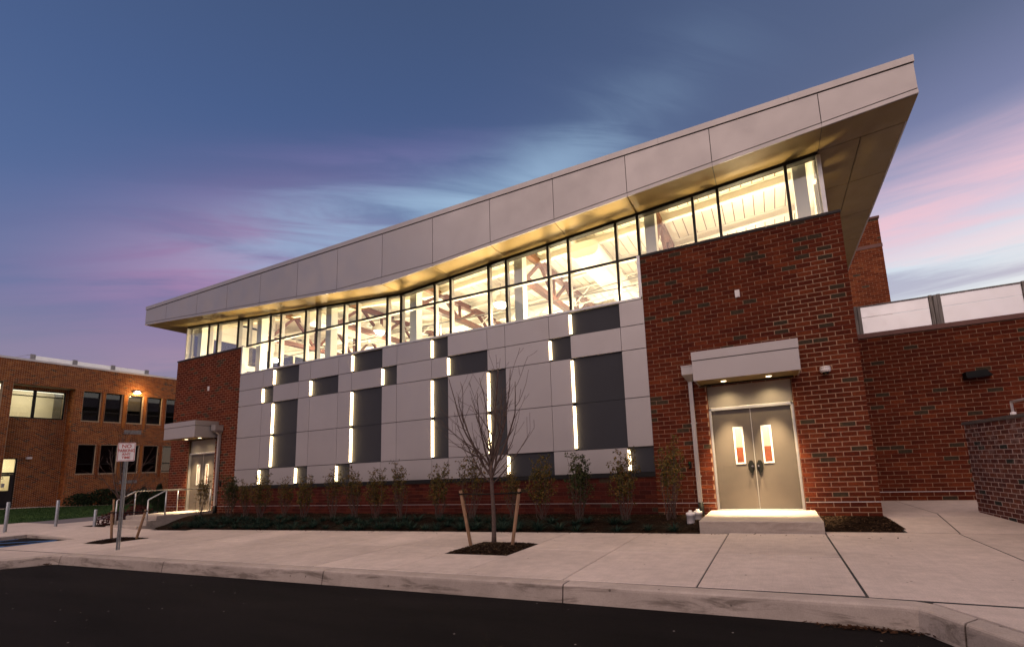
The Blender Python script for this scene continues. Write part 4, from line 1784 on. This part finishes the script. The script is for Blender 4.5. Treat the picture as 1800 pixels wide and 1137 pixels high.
bo = courses(-6.0, 11.0, -1.5, ZR, .203, .0677, holes, 0, -1.5, .022, .008)
lay(bo, (XL, 0, 0), (0, 1, 0), 'brick_orange', ow, 0, .006, .03)
# bay reveals and back
nb = courses(NY0, NY1, -1.3, NZ1, .203, .0677, [(NY0, NY1 - .16, 4.47, 6.3), (-.30, .52, -1.3, 1.95)], .05, -1.5, .022, .008)
lay(nb, (XL - ND, 0, 0), (0, 1, 0), 'brick_orange', ow, 0, .006, .03)
sb = courses(0, ND, -1.3, NZ1, .203, .0677, (), 0, -1.5, .022, .008)
lay(sb, (XL - ND, NY1, 0), (1, 0, 0), 'brick_orange', ow, 0, .006, .02)
m = MB()
m.box(XL - ND, XL - .004, NY0, NY1, NZ1, NZ1 + .1)
build(m, 'bay_soffit', 'plaster', old)
m = MB()
m.box(XL - .01, XL + .05, Y0o, Y1o, ZR + .002, ZR + .13)
build(m, 'roof_edge', 'roof_white', old)
m = MB()
m.box(XL - 10, XL - .02, Y0o, Y1o, ZR - .1, ZR + .10)
m.box(XL - 10, XL - 9.7, Y0o, Y1o, -1.7, ZR - .1)
m.box(XL - 9.7, XL - .3, Y0o, Y0o + .3, -1.7, ZR - .1)
m.box(XL - 9.7, XL - .3, Y1o - .3, Y1o, -1.7, ZR - .1)
build(m, 'roof', 'roof_white', old)
# windows
for r, (z0, z1) in enumerate(((4.42, 6.42), (.88, 2.80))):
    for k, (y0, y1) in enumerate(win_y):
        lit = (r == 0 and k == 2)
        m = MB()
        f = .06
        xb, xf = XL - .22, XL - .14
        m.box(xb, xf, y0, y0 + f, z0, z1)
        m.box(xb, xf, y1 - f, y1, z0, z1)
        m.box(xb, xf, y0 + f, y1 - f, z0, z0 + f)
        m.box(xb, xf, y0 + f, y1 - f, z1 - f, z1)
        m.box(xb, xf, y0 + f, y1 - f, z0 + .60, z0 + .66)
        w = build(m, 'window', 'frame_black', old)
        m = MB()
        m.box(xb + .03, xb + .04, y0 + f, y1 - f, z0 + f, z1 - f)
        build(m, 'pane', 'glass_dark', w)
        m = MB()
        m.box(XL - .42, XL - .40, y0 - .05, y1 + .05, z0 + (.60 if not lit else .9), z1 + .05)
        build(m, 'blind', 'dark_blind' if not lit else 'plaster', w)
        m = MB()          # brick apron and sill below
        m.box(XL - .12, XL - .11, y0, y1, z0 - .02, z0 + .0)
        m.box(XL - .3, XL + .03, y0 - .02, y1 + .02, z0 - .07, z0 - .005)
        build(m, 'sill', 'mortar_tan', w)
# dark room behind the blinds
m = MB()
m.box(XL - 3.3, XL - 3.2, 2.6, 12, -1.2, 7.5)
m.box(XL - 3.2, XL - .31, 2.6, 12, 3.4, 3.6)
build(m, 'room_wall', 'dark_blind', old)
# lit upper window of the bay with the room behind
m = MB()
y0, y1, z0, z1 = NY0, NY1 - .16, 4.47, 6.3
xb, xf = XL - ND - .06, XL - ND + .03
mid = .93
f = .07
m.box(xb, xf, y0, y0 + f, z0, z1)
m.box(xb, xf, y1 - f, y1, z0, z1)
m.box(xb, xf, mid - .07, mid + .07, z0 + f, z1 - f)
m.box(xb, xf, y0 + f, y1 - f, z0, z0 + f)
m.box(xb, xf, y0 + f, y1 - f, z1 - f, z1)
for a, b in ((y0 + f, mid - .07), (mid + .07, y1 - f)):
    m.box(xb, xf, a, b, 5.88, 5.94)
w = build(m, 'window', 'frame_black', old, 'wide lit window of the recessed bay')
for a, b in ((y0 + f, mid - .07), (mid + .07, y1 - f)):
    for c, d in ((z0 + f, 5.88), (5.94, z1 - f)):
        m = MB()
        m.box(xb + .03, xb + .04, a, b, c, d)
        build(m, 'pane', 'glass', w)


def glow_room(y0, y1, z0, z1, x0, depth, e, lit_h):
    m = MB()
    m.box(x0 - depth - .05, x0 - depth, y0, y1, z0, z1)
    m.box(x0 - depth, x0 - .3, y0 - .05, y0, z0, z1)
    m.box(x0 - depth, x0 - .3, y1, y1 + .05, z0, z1)
    m.box(x0 - depth, x0 - .3, y0, y1, z1, z1 + .05)
    m.box(x0 - depth, x0 - .3, y0, y1, z0 - .05, z0)
    r_ = build(m, 'room', 'plaster', old)
    m = MB()
    m.box(x0 - depth * .75, x0 - depth * .62, y0 + .2, y1 - .25, z1 - .09, z1 - .03)
    m.box(x0 - depth * .35, x0 - depth * .22, y0 + .2, y1 - .25, z1 - .09, z1 - .03)
    build(m, 'tube_light', 'tube_glow', r_)
    l = bpy.data.lights.new('room_light', 'POINT')
    l.energy = e
    l.color = (1, .86, .55)
    l.shadow_soft_size = .3
    o = bpy.data.objects.new('room_light', l)
    COL.objects.link(o)
    o.location = (x0 - depth * .55, (y0 + y1) / 2, z1 - .5)


# door of the bay
dx = XL - ND
glow_room(-.8, 3.4, 3.9, 6.6, dx, 3.0, 48, 5)
glow_room(-.8, 1.6, -1.05, 2.1, dx, 2.6, 60, 5)
m = MB()
m.box(dx - .02, dx + .04, -.30, -.23, -1.1, 1.95)
m.box(dx - .02, dx + .04, .45, .52, -1.1, 1.95)
m.box(dx - .02, dx + .04, -.23, .45, .98, 1.08)
m.box(dx - .02, dx + .04, -.23, .45, 1.88, 1.95)
build(m, 'door_frame', 'frame_black', old)
m = MB()
a, b, c, d = -.08, .30, -.02, .85
m.box(dx - .01, dx + .035, -.225, a, -1.08, .975)
m.box(dx - .01, dx + .035, b, .445, -1.08, .975)
m.box(dx - .01, dx + .035, a, b, -1.08, c)
m.box(dx - .01, dx + .035, a, b, d, .975)
dr = build(m, 'door', 'coping_dark', old)
m = MB()
m.box(dx + .0, dx + .006, a, b, c, d)
build(m, 'pane', 'glass', dr)
m = MB()
m.box(dx + .036, dx + .10, -.20, -.16, -.25, .0)
build(m, 'handle', 'chrome', dr)
m = MB()
m.box(dx + .007, dx + .010, -.02, .12, .18, .42)
build(m, 'notice', 'column_grey', dr)
text_mesh('2', .22, 'black_plastic', dr, (dx + .012 - XL, .0 - 3, .68 + 1.3), (PI / 2, 0, PI / 2), name='number')
m = MB()
m.box(dx + .0, dx + .006, -.23, .45, 1.08, 1.88)
build(m, 'transom_pane', 'glass', old)
m = MB()
m.box(dx - .55, dx - .53, -.16, .06, 1.62, 1.80)
build(m, 'exit_sign', 'exit_red', old)
# wall vents
m = MB()
for k in range(7):
    m.box(XL + .004, XL + .03, 5.32, 6.28, 3.63 + k * .036, 3.65 + k * .036)
m.box(XL + .0, XL + .012, 5.30, 6.30, 3.61, 3.89)
build(m, 'wall_vent', 'lead_grey', old)
m = MB()
for k in range(5):
    m.box(XL + .004, XL + .03, 5.32, 6.28, .14 + k * .036, .16 + k * .036)
m.box(XL + .0, XL + .012, 5.30, 6.30, .12, .34)
build(m, 'wall_vent', 'lead_grey', old)
# projecting piers between windows
m = MB()
for ya, yb in zip(win_y, win_y[1:]):
    for z0, z1 in ((4.0, 6.42), (.5, 2.80)):
        m.box(XL + .008, XL + .05, ya[1] + .09, yb[0] - .09, z0, z1)
build(m, 'window_pier', 'brick_orange', old)
# lit wall lamp above the third window
t = thing('wall_lamp', (XL + .1, 5.78, 6.62), 'glowing wall lamp above the upper window of the old wing', 'wall light')
m = MB()
m.hexa([(XL + .01, 5.58, 6.60), (XL + .28, 5.62, 6.60), (XL + .28, 5.95, 6.60), (XL + .01, 5.98, 6.60)], [(XL + .01, 5.62, 6.74), (XL + .14, 5.68, 6.74), (XL + .14, 5.9, 6.74), (XL + .01, 5.94, 6.74)])
build(m, 'housing', 'roof_white', t)
m = MB()
m.face([(XL + .03, 5.6, 6.596), (XL + .03, 5.96, 6.596), (XL + .27, 5.93, 6.596), (XL + .27, 5.63, 6.596)])
m.face([(XL + .285, 5.62, 6.60), (XL + .285, 5.95, 6.60), (XL + .16, 5.9, 6.735), (XL + .16, 5.68, 6.735)])
build(m, 'lens', 'lamp_glow', t)
l = bpy.data.lights.new('wall_lamp_light', 'POINT')
l.energy = 80
l.color = (1, .60, .20)
l.shadow_soft_size = .08
o = bpy.data.objects.new('wall_lamp_light', l)
COL.objects.link(o)
o.location = (XL + .42, 5.78, 6.50)
t = thing('small_floodlight', (dx + .1, .95, 1.93), 'small white unlit floodlight beside the old wing door', 'wall light')
m = MB()
m.box(dx + .01, dx + .05, .93, 1.03, 1.90, 1.98)
m.box(dx + .05, dx + .22, .86, 1.10, 1.88, 2.02)
build(m, 'housing', 'pvc_white', t)
# roof screen of the old wing
rs2 = thing('roof_screen', (XL - .2, 3.4, 8.1), 'white board strip between grey posts along the old wing roof', 'screen')
for y in (.42, 2.40, 4.40, 6.38):
    m = MB()
    m.box(XL - .26, XL - .14, y - .11, y + .11, 8.08, 8.47)
    build(m, 'post', 'lead_grey', rs2)
for a, b in ((.53, 2.29), (2.51, 4.29), (4.51, 6.27)):
    for z0, z1 in ((8.09, 8.235), (8.245, 8.40)):
        m = MB()
        m.box(XL - .22, XL - .19, a + .005, b - .005, z0, z1)
        build(m, 'board', 'screen_white', rs2)
m = MB()
m.tube([(XL - .2, .32, 8.44), (XL - .2, -.35, 8.14)], .012, 5)
build(m, 'stay_wire', 'lead_grey', rs2)

# ------------------------------------------------------------------ bollards, sign
bolls = [(-26.35, -4.36, -1.549, -.44, 'galvanised steel bollard at the pavement edge, leftmost of the three'),
         (-27.0, -2.78, -1.549, -.495, 'galvanised steel bollard before the lawn, between two others'),
         (-24.3, -2.6, -1.549, -.89, 'short galvanised steel bollard beside the burgundy shrub')]
for x, y, z0, z1, lab in bolls:
    m = MB()
    m.lathe((x, y, z0), [(.05, -.05), (.05, z1 - z0 - .015), (.044, z1 - z0 - .004), (.03, z1 - z0)], 18)
    build(m, 'bollard', 'galvanised', None, lab, cat='bollard', group='steel bollards by the lawn', org=(x, y, z0))

SXp, SYp = -15.0, -5.68
sz0 = gz(SXp)
sg = thing('no_parking_sign', (SXp, SYp, sz0), 'white metal sign with red no parking lettering on a steel post', 'sign')
lean = (.012, .0)
fdir = Vector((-SXp, -11.93 - SYp, 0)).normalized()       # faces the camera
fdir = (fdir * .55 + Vector((.25, -.85, 0)).normalized() * .45).normalized()
rgt = Vector((-fdir.y, fdir.x, 0))
zs0, zs1 = .598, 1.068
m = MB()
base = Vector((SXp, SYp, sz0))
topp = Vector((SXp - .0, SYp, zs1 - .05))
for off in (-.027, 0, .027):
    o_ = rgt * off + fdir * (.012 if off == 0 else -.004)
    m.bar(base + o_ - Vector((0, 0, .1)), topp + o_, .026 if off else .018, .012)
for k in range(26):
    p = base + (topp - base) * (k / 26)
    q = p + fdir * .0165
    m.bar(q + Vector((0, 0, .0)), q + Vector((0, 0, .018)), .009, .004, 1)
build(m, 'post', ['galvanised', 'black_plastic'], sg)
m = MB()
c0 = Vector((SXp, SYp, 0)) + fdir * .03


def sp(u, v, n_=0.0):
    p = c0 + rgt * u + fdir * n_
    return (p.x, p.y, zs0 + (zs1 - zs0) * 0 + v)


def rrect(w, h, r, n_=6):
    pts = []
    for cx_0, cy_0, a0 in ((w / 2 - r, -h / 2 + r, -PI / 2), (w / 2 - r, h / 2 - r, 0), (-w / 2 + r, h / 2 - r, PI / 2), (-w / 2 + r, -h / 2 + r, PI)):
        for k in range(n_ + 1):
            a = a0 + PI / 2 * k / n_
            pts.append((cx_0 + r * math.cos(a), cy_0 + r * math.sin(a)))
    return pts


SH = zs1 - zs0
SW = .365
pl = rrect(SW, SH, .03)
m.hexa([sp(u, v + SH / 2, -.004) for u, v in pl], [sp(u, v + SH / 2, 0) for u, v in pl])
plate = build(m, 'sign_panel', 'sign_white', sg)
m = MB()
o1, o2 = rrect(SW - .022, SH - .022, .024), rrect(SW - .044, SH - .044, .016)
n = len(o1)
for i in range(n):
    j = (i + 1) % n
    m.face([sp(o1[i][0], o1[i][1] + SH / 2, .002), sp(o1[j][0], o1[j][1] + SH / 2, .002), sp(o2[j][0], o2[j][1] + SH / 2, .002), sp(o2[i][0], o2[i][1] + SH / 2, .002)])
build(m, 'border', 'sign_red', plate)
rzs = math.atan2(rgt.y, rgt.x)
for txt, size, v, xs_ in (('NO', .125, .340, 1.0), ('PARKING', .105, .235, .78), ('ANY', .082, .152, 1.0), ('TIME', .082, .068, 1.0)):
    p = Vector(sp(0, v, .0025)) - Vector(ORG[sg.name])
    text_mesh(txt, size, 'sign_red', plate, p, (PI / 2, 0, rzs), (xs_, 1, 1))

# ------------------------------------------------------------------ trees


def grow(m, p, d, L, r, depth, rnd, up=.12, crooked=.16, minr=.0035, tips=None):
    pts = [p.copy()]
    rs = [r]
    n = max(3, int(L / .12))
    q = p.copy()
    dd = d.copy()
    kids = []
    for i in range(1, n + 1):
        dd = (dd + Vector((rnd.gauss(0, crooked), rnd.gauss(0, crooked), rnd.gauss(0, crooked * .6))) * .5 + Vector((0, 0, up)) * .5).normalized()
        q = q + dd * (L / n)
        pts.append(q.copy())
        rs.append(max(minr, r * (1 - .75 * i / n)))
        if depth > 0 and i >= 1 and rnd.random() < (.40 if depth > 1 else .34):
            kids.append((q.copy(), dd.copy(), rs[-1], i / n))
    m.tube(pts, rs, 6 if r > .012 else 4, 0, True)
    for (kp, kd, kr, t) in kids:
        a = rnd.uniform(0, 2 * PI)
        o_ = kd.orthogonal().normalized()
        o_ = (Matrix.Rotation(a, 3, kd) @ o_)
        nd = (kd * rnd.uniform(.75, 1.0) + o_ * rnd.uniform(.5, .8)).normalized()
        grow(m, kp, nd, L * rnd.uniform(.32, .55) * (1.15 - .5 * t), kr * .62, depth - 1, rnd, up, crooked, minr)


def tree(x, y, z0, ht, ztr, label, seed, limbs, rad=.05, mainlean=(.05, 0)):
    rnd = random.Random(seed)
    t = thing('young_tree', (x, y, z0), label, 'tree', 'staked young trees')
    m = MB()
    n = 9
    pts, rs = [], []
    for i in range(n + 1):
        f = i / n
        pts.append((x + .015 * math.sin(f * 5), y + .01 * math.cos(f * 4), z0 - .05 + (ztr - z0 + .05) * f))
        rs.append(rad * (1.22 - .22 * min(1, f * 4)) * (1 - .22 * f))
    m.tube(pts, rs, 10)
    build(m, 'trunk', 'bark', t)
    m = MB()
    top = Vector(pts[-1])
    # leader
    grow(m, top - Vector((0, 0, .02)), Vector((mainlean[0], mainlean[1], 1)).normalized(), ht - ztr, rad * .62, 2, rnd, .16, .13)
    for (f, a, el, L, r) in limbs:
        p = Vector(pts[-1]) - Vector((0, 0, f))
        d = Vector((math.cos(a) * math.cos(el), math.sin(a) * math.cos(el), math.sin(el)))
        grow(m, p, d, L, r, 2, rnd, .20, .13)
    build(m, 'crown', 'twig', t)
    return t


zb = pitr(-5.08, -4.05) + .0
tree(-5.08, -4.05, zb, 2.15, .15, 'bare young tree tied between two wooden stakes before the panels', 21,
     [(.30, 2.9, .80, 1.9, .024), (.22, .15, .85, 1.9, .024), (.10, 4.2, .9, 1.5, .02), (.02, 1.4, .95, 1.7, .022), (.38, 5.6, .72, 1.7, .02), (.15, 3.4, .95, 2.1, .022), (.0, 2.2, 1.1, 1.9, .02), (.12, 6.1, 1.05, 2.0, .022), (.35, 2.0, .75, 1.3, .016), (.42, 3.6, .65, 1.4, .018), (.45, .4, .6, 1.3, .016)], .043, (.10, 0))
tree(-17.85, -4.5, pitl(-17.85, -4.5), 1.55, -.35, 'slender bare young tree behind the no parking sign post', 33,
     [(.25, 2.9, .75, 1.5, .016), (.2, .2, .8, 1.5, .016), (.1, 4.3, .9, 1.3, .014), (.0, 1.4, .95, 1.4, .014), (.3, 5.6, .7, 1.4, .014), (.1, 3.5, .9, 1.6, .015), (.32, .9, .65, 1.2, .012)], .035, (-.02, 0))


def stake(base, top, label):
    t = thing('tree_stake', base, label, 'stake', 'wooden tree stakes')
    m = MB()
    b, tp = Vector(base), Vector(top)
    m.tube([b - (tp - b).normalized() * .12, b, tp], [.034, .034, .034], 8)
    build(m, 'pole', 'stake_wood', t)
    return t


s1 = stake((-5.62, -4.04, pitr(-5.5, -4.04)), (-5.85, -4.04, -.40), 'left leaning wooden stake of the tree before the panels')
s2 = stake((-4.63, -4.10, pitr(-4.63, -4.10)), (-4.47, -4.06, -.39), 'right wooden stake of the tree before the panels')


def strap(pa, pb, label):
    m = MB()
    a, b = Vector(pa), Vector(pb)
    pts = [a + (b - a) * (k / 10) + Vector((0, 0, -.018 * math.sin(PI * k / 10))) + Vector((0, .004 * ((-1) ** k), 0)) for k in range(11)]
    m.tube(pts, .015, 5)
    for p, r in ((a, .04), (b, .04)):
        ring = [p + Vector((r * math.cos(q * PI / 5), r * math.sin(q * PI / 5), .004 * (q % 2))) for q in range(11)]
        m.tube(ring, .016, 5)
    build(m, 'tie_strap', 'black_plastic', None, label, cat='strap', org=tuple(a))


strap((-5.84, -4.04, -.47), (-4.475, -4.062, -.46), 'black webbing strap from stake to stake round the tree trunk')
s3 = stake((-18.25, -4.50, pitl(-18.2, -4.5)), (-18.38, -4.5, -.75), 'left wooden stake behind the no parking sign')
s4 = stake((-17.42, -4.25, pitl(-17.45, -4.25)), (-17.15, -4.2, -.75), 'right wooden stake behind the no parking sign')
strap((-18.37, -4.5, -.80), (-17.17, -4.2, -.80), 'black strap between the two stakes behind the sign')
stake((-24.35, -2.0, -1.56), (-24.5, -2.0, -.55), 'wooden stake end standing behind the short bollard')

# ------------------------------------------------------------------ shrubs


def leaf(m, p, s, rnd, up=.3):
    d = Vector((rnd.gauss(0, 1), rnd.gauss(0, 1), rnd.gauss(up, .8))).normalized()
    o_ = d.orthogonal().normalized()
    o_ = Matrix.Rotation(rnd.uniform(0, 2 * PI), 3, d) @ o_
    l, w = s * rnd.uniform(.7, 1.3), s * .42
    m.face([p, p + d * l * .5 + o_ * w, p + d * l, p + d * l * .5 - o_ * w])


def shrub_proto(seed, h, leafy, mat, lowbare):
    rnd = random.Random(seed)
    t = thing('shrub', (0, 0, 0), None, 'shrub')
    ms, ml = MB(), MB()
    for k in range(15):
        a = rnd.uniform(0, 2 * PI)
        sp_ = rnd.uniform(.05, .40)
        b = Vector((rnd.gauss(0, .05), rnd.gauss(0, .04), -.03))
        hh = h * rnd.uniform(.66, 1.04)
        tip = Vector((math.cos(a) * sp_, math.sin(a) * sp_ * .8, hh))
        pts = []
        for i in range(9):
            f = i / 8
            p = b + (tip - b) * f + Vector((math.cos(a), math.sin(a), 0)) * .10 * math.sin(f * PI) * rnd.uniform(.6, 1.2) + Vector((rnd.gauss(0, .012), rnd.gauss(0, .012), 0))
            pts.append(p)
        ms.tube(pts, [.0075 * (1 - .75 * i / 8) + .0012 for i in range(9)], 4, 0, False)
        for i in range(3, 9):
            for _ in range(2):
                q = pts[i] if i < 8 else pts[8]
                dd = Vector((rnd.gauss(0, 1), rnd.gauss(0, 1), rnd.uniform(.2, 1.3))).normalized()
                L = rnd.uniform(.08, .24)
                e_ = q + dd * L
                ms.tube([q, (q + e_) / 2 + Vector((rnd.gauss(0, .01), rnd.gauss(0, .01), 0)), e_], [.003, .0022, .0012], 3, 0, False)
                dens = leafy * (.25 if i / 8 < lowbare else 1.0)
                for s_ in range(int(17 * dens)):
                    if rnd.random() < .8:
                        leaf(ml, q + (e_ - q) * rnd.uniform(.15, 1.05) + Vector((rnd.gauss(0, .022), rnd.gauss(0, .022), rnd.gauss(0, .022))), .046, rnd)
    st = build(ms, 'stems', 'twig', t)
    fo = build(ml, 'foliage', mat, t)
    return t


protos = [shrub_proto(101, 1.5, .62, 'leaf_olive', .55), shrub_proto(102, 1.45, .85, 'leaf_olive', .5), shrub_proto(103, 1.55, .5, 'leaf_olive', .6), shrub_proto(104, 1.4, 1.0, 'leaf_green', .62)]
SHR = [(-20.35, -1.0, 1.36, 2, 'sparse shrub standing before the farther double door'),
       (-18.72, -.95, 1.42, 3, 'dense shrub below the left corner of the grey panels'),
       (-17.85, -.85, 1.18, 0, 'low olive shrub right of the leftmost bottom light strip'),
       (-16.75, -1.0, 1.36, 1, 'bushy shrub before the second bottom light strip'),
       (-15.66, -.9, 1.20, 0, 'olive shrub between the second and third bottom light strips'),
       (-14.5, -1.0, 1.24, 1, 'bushy shrub before the third bottom light strip'),
       (-13.3, -.9, 1.36, 2, 'thin shrub just right of the third bottom light strip'),
       (-12.2, -1.0, 1.42, 0, 'golden tipped shrub left of the tall middle light strip'),
       (-11.3, -.95, 1.34, 1, 'golden tipped shrub below the joint left of the tall middle light strip'),
       (-10.3, -1.0, 1.46, 2, 'thin upright shrub right below the tall middle light strip'),
       (-8.9, -.95, 1.38, 1, 'broad golden shrub left of the staked bare tree'),
       (-7.75, -1.0, 1.62, 2, 'tall thin shrub just left of the staked bare tree'),
       (-6.5, -.9, 1.24, 0, 'shrub partly hidden behind the staked bare tree'),
       (-5.55, -1.0, 1.46, 1, 'rusty leaved shrub just right of the staked bare tree'),
       (-4.55, -1.0, 1.52, 3, 'dark green round topped shrub before the pale bottom panel'),
       (-3.35, -1.0, 1.50, 1, 'full shrub before the rightmost bottom light strip'),
       (-2.28, -.9, 1.66, 0, 'tall loose shrub against the brick left of the downspout')]
used = set()
for i, (x, y, h, k, lab) in enumerate(SHR):
    o = protos[k] if k not in used else copy_tree(protos[k])
    used.add(k)
    o.location = (x, y, bed_z(x, y) - .02)
    o.rotation_euler = (0, 0, i * 2.399)
    s_ = h / 1.42
    o.scale = (s_ * .95, s_ * .95, s_)
    o['label'] = lab
    o['group'] = 'shrubs along the brick base'

# ground-cover clumps in the bed
rnd = random.Random(55)


def clump_proto(seed):
    rr = random.Random(seed)
    m = MB()
    for k in range(64):
        a = rr.uniform(0, 2 * PI)
        L = rr.uniform(.20, .38)
        el = rr.uniform(.5, 1.35)
        w = rr.uniform(.007, .011)
        d = Vector((math.cos(a), math.sin(a), 0))
        s_ = Vector((-math.sin(a), math.cos(a), 0)) * w
        p = d * rr.uniform(0, .05)
        pts = []
        for i in range(4):
            f = i / 3
            pts.append(p + d * L * f * math.cos(el) * (1 + .5 * f) + Vector((0, 0, L * math.sin(el) * (f - .55 * f * f))))
        for i in range(3):
            f0, f1 = 1 - i / 3.2, 1 - (i + 1) / 3.2
            m.face([pts[i] - s_ * f0, pts[i] + s_ * f0, pts[i + 1] + s_ * f1, pts[i + 1] - s_ * f1])
    return build(m, 'grass_clump', 'leaf_dark')


cl = [clump_proto(1), clump_proto(2), clump_proto(3)]
used = set()
n = 0
x = -2.15
spots = []
while x > -20.3:
    for row in range(3):
        y = (-1.95, -1.6, -1.28)[row] + rnd.uniform(-.1, .1)
        xx = x + rnd.uniform(-.13, .13) - .2 * (row % 2)
        if rnd.random() < (.62 if x > -6 else .85) and xx > max(-21.1, bed_left_x(y) + .15) and xx < -1.9:
            spots.append((xx, y))
    x -= .5 if x > -6 else .42
for i, (xx, y) in enumerate(spots):
    k = rnd.randrange(3)
    o = cl[k] if k not in used else cl[k].copy()
    if k in used:
        COL.objects.link(o)
    used.add(k)
    o.location = (xx, y, bed_z(xx, y) - .01)
    o.rotation_euler = (0, 0, rnd.uniform(0, 6.28))
    s_ = rnd.uniform(.95, 1.45)
    o.scale = (s_, s_, s_ * rnd.uniform(.85, 1.1))
    tag(o, 'dark strap leaved ground cover clump in the mulch bed', 'plant', 'ground cover clumps in the bed')


def bush(x, y, z0, rx, ry, h, mat, label, seed, n=900, s=.06, name='bush', group=None, top=.5):
    rr = random.Random(seed)
    t = thing(name, (x, y, z0), label, 'bush', group)
    ms, ml = MB(), MB()
    for k in range(14):
        a = rr.uniform(0, 2 * PI)
        q = rr.uniform(.2, .9)
        ms.tube([(x, y, z0 - .02), (x + math.cos(a) * rx * q * .5, y + math.sin(a) * ry * q * .5, z0 + h * .5), (x + math.cos(a) * rx * q * .85, y + math.sin(a) * ry * q * .85, z0 + h * rr.uniform(.7, .95))], [.014, .008, .003], 4)
    build(ms, 'stems', 'twig', t)
    for k in range(n):
        a = rr.uniform(0, 2 * PI)
        f = rr.random() ** .6
        zz = h * rr.random() ** .8
        prof = math.sqrt(max(.04, 1 - abs(zz / h - .45) ** 2 * 3.0)) * (1 + .25 * math.sin(3 * a + zz * 5))
        leaf(ml, Vector((x + math.cos(a) * rx * f * prof, y + math.sin(a) * ry * f * prof, z0 + zz)), s, rr)
    build(ml, 'foliage', mat, t)


bush(-24.55, -1.85, -1.56, .62, .5, .48, 'leaf_burgundy', 'low burgundy leaved shrub at the foot of the stairs', 71, 900, .07)
bush(-23.95, -1.45, -1.56, .45, .5, .70, 'leaf_burgundy', 'taller burgundy and gold shrub touching the stair side', 72, 900, .07)
m = MB()
m.face([(-25.25, -2.62, -1.540), (-23.58, -2.62, -1.548), (-23.58, -.3, -1.52), (-25.25, -.3, -1.52)])
build(m, 'shrub_bed', 'soil', kind='structure')
for i, (y, h, w) in enumerate(((3.1, .75, .75), (4.2, 1.05, .8), (5.2, .95, .75), (6.3, 1.0, .8), (7.4, .9, .8))):
    bush(-41.2, y, lawn_z(-40.4, y), .6, w, h, 'leaf_conifer',
         ('small dark bush at the left end of the old wing bed', 'tall dark bush under the old wing windows', 'mid dark bush under the old wing windows, second before the vent', 'dark bush below the lower wall vent of the old wing', 'dark bush half hidden by the stairs handrail')[i], 80 + i, 1100, .11, 'bush', 'bushes along the old wing')


def cypress(x, y, z0, h, r, label, seed):
    rr = random.Random(seed)
    t = thing('columnar_evergreen', (x, y, z0), label, 'evergreen', 'columnar evergreens behind the stairs')
    m = MB()
    m.tube([(x, y, z0 - .02), (x, y, z0 + h * .9)], [.04, .01], 6)
    build(m, 'trunk', 'bark', t)
    m = MB()
    for k in range(2600):
        zz = h * rr.random() ** .85
        rad = r * (1 - (zz / h) ** 2.2) * (.8 + .3 * math.sin(zz * 9 + rr.random())) + .03
        a = rr.uniform(0, 2 * PI)
        f = rr.random() ** .4
        p = Vector((x + math.cos(a) * rad * f, y + math.sin(a) * rad * f, z0 + zz))
        d = Vector((math.cos(a) * .4, math.sin(a) * .4, 1)).normalized()
        o_ = Matrix.Rotation(rr.uniform(0, 6.28), 3, d) @ d.orthogonal().normalized()
        l = .09
        m.face([p - o_ * .014, p + o_ * .014, p + d * l])
    build(m, 'crown', 'leaf_conifer', t)


for i, (x, y, h) in enumerate(((-27.6, .35, 1.5), (-27.0, .7, 1.6), (-26.2, .9, 1.6), (-25.5, 1.1, 1.5))):
    cypress(x, y, -1.56, h - .1, .36, ('columnar evergreen farthest from the hall behind the handrails', 'second columnar evergreen counted from the sign post', 'third columnar evergreen counted from the sign post', 'columnar evergreen closest to the hall corner')[i], 90 + i)
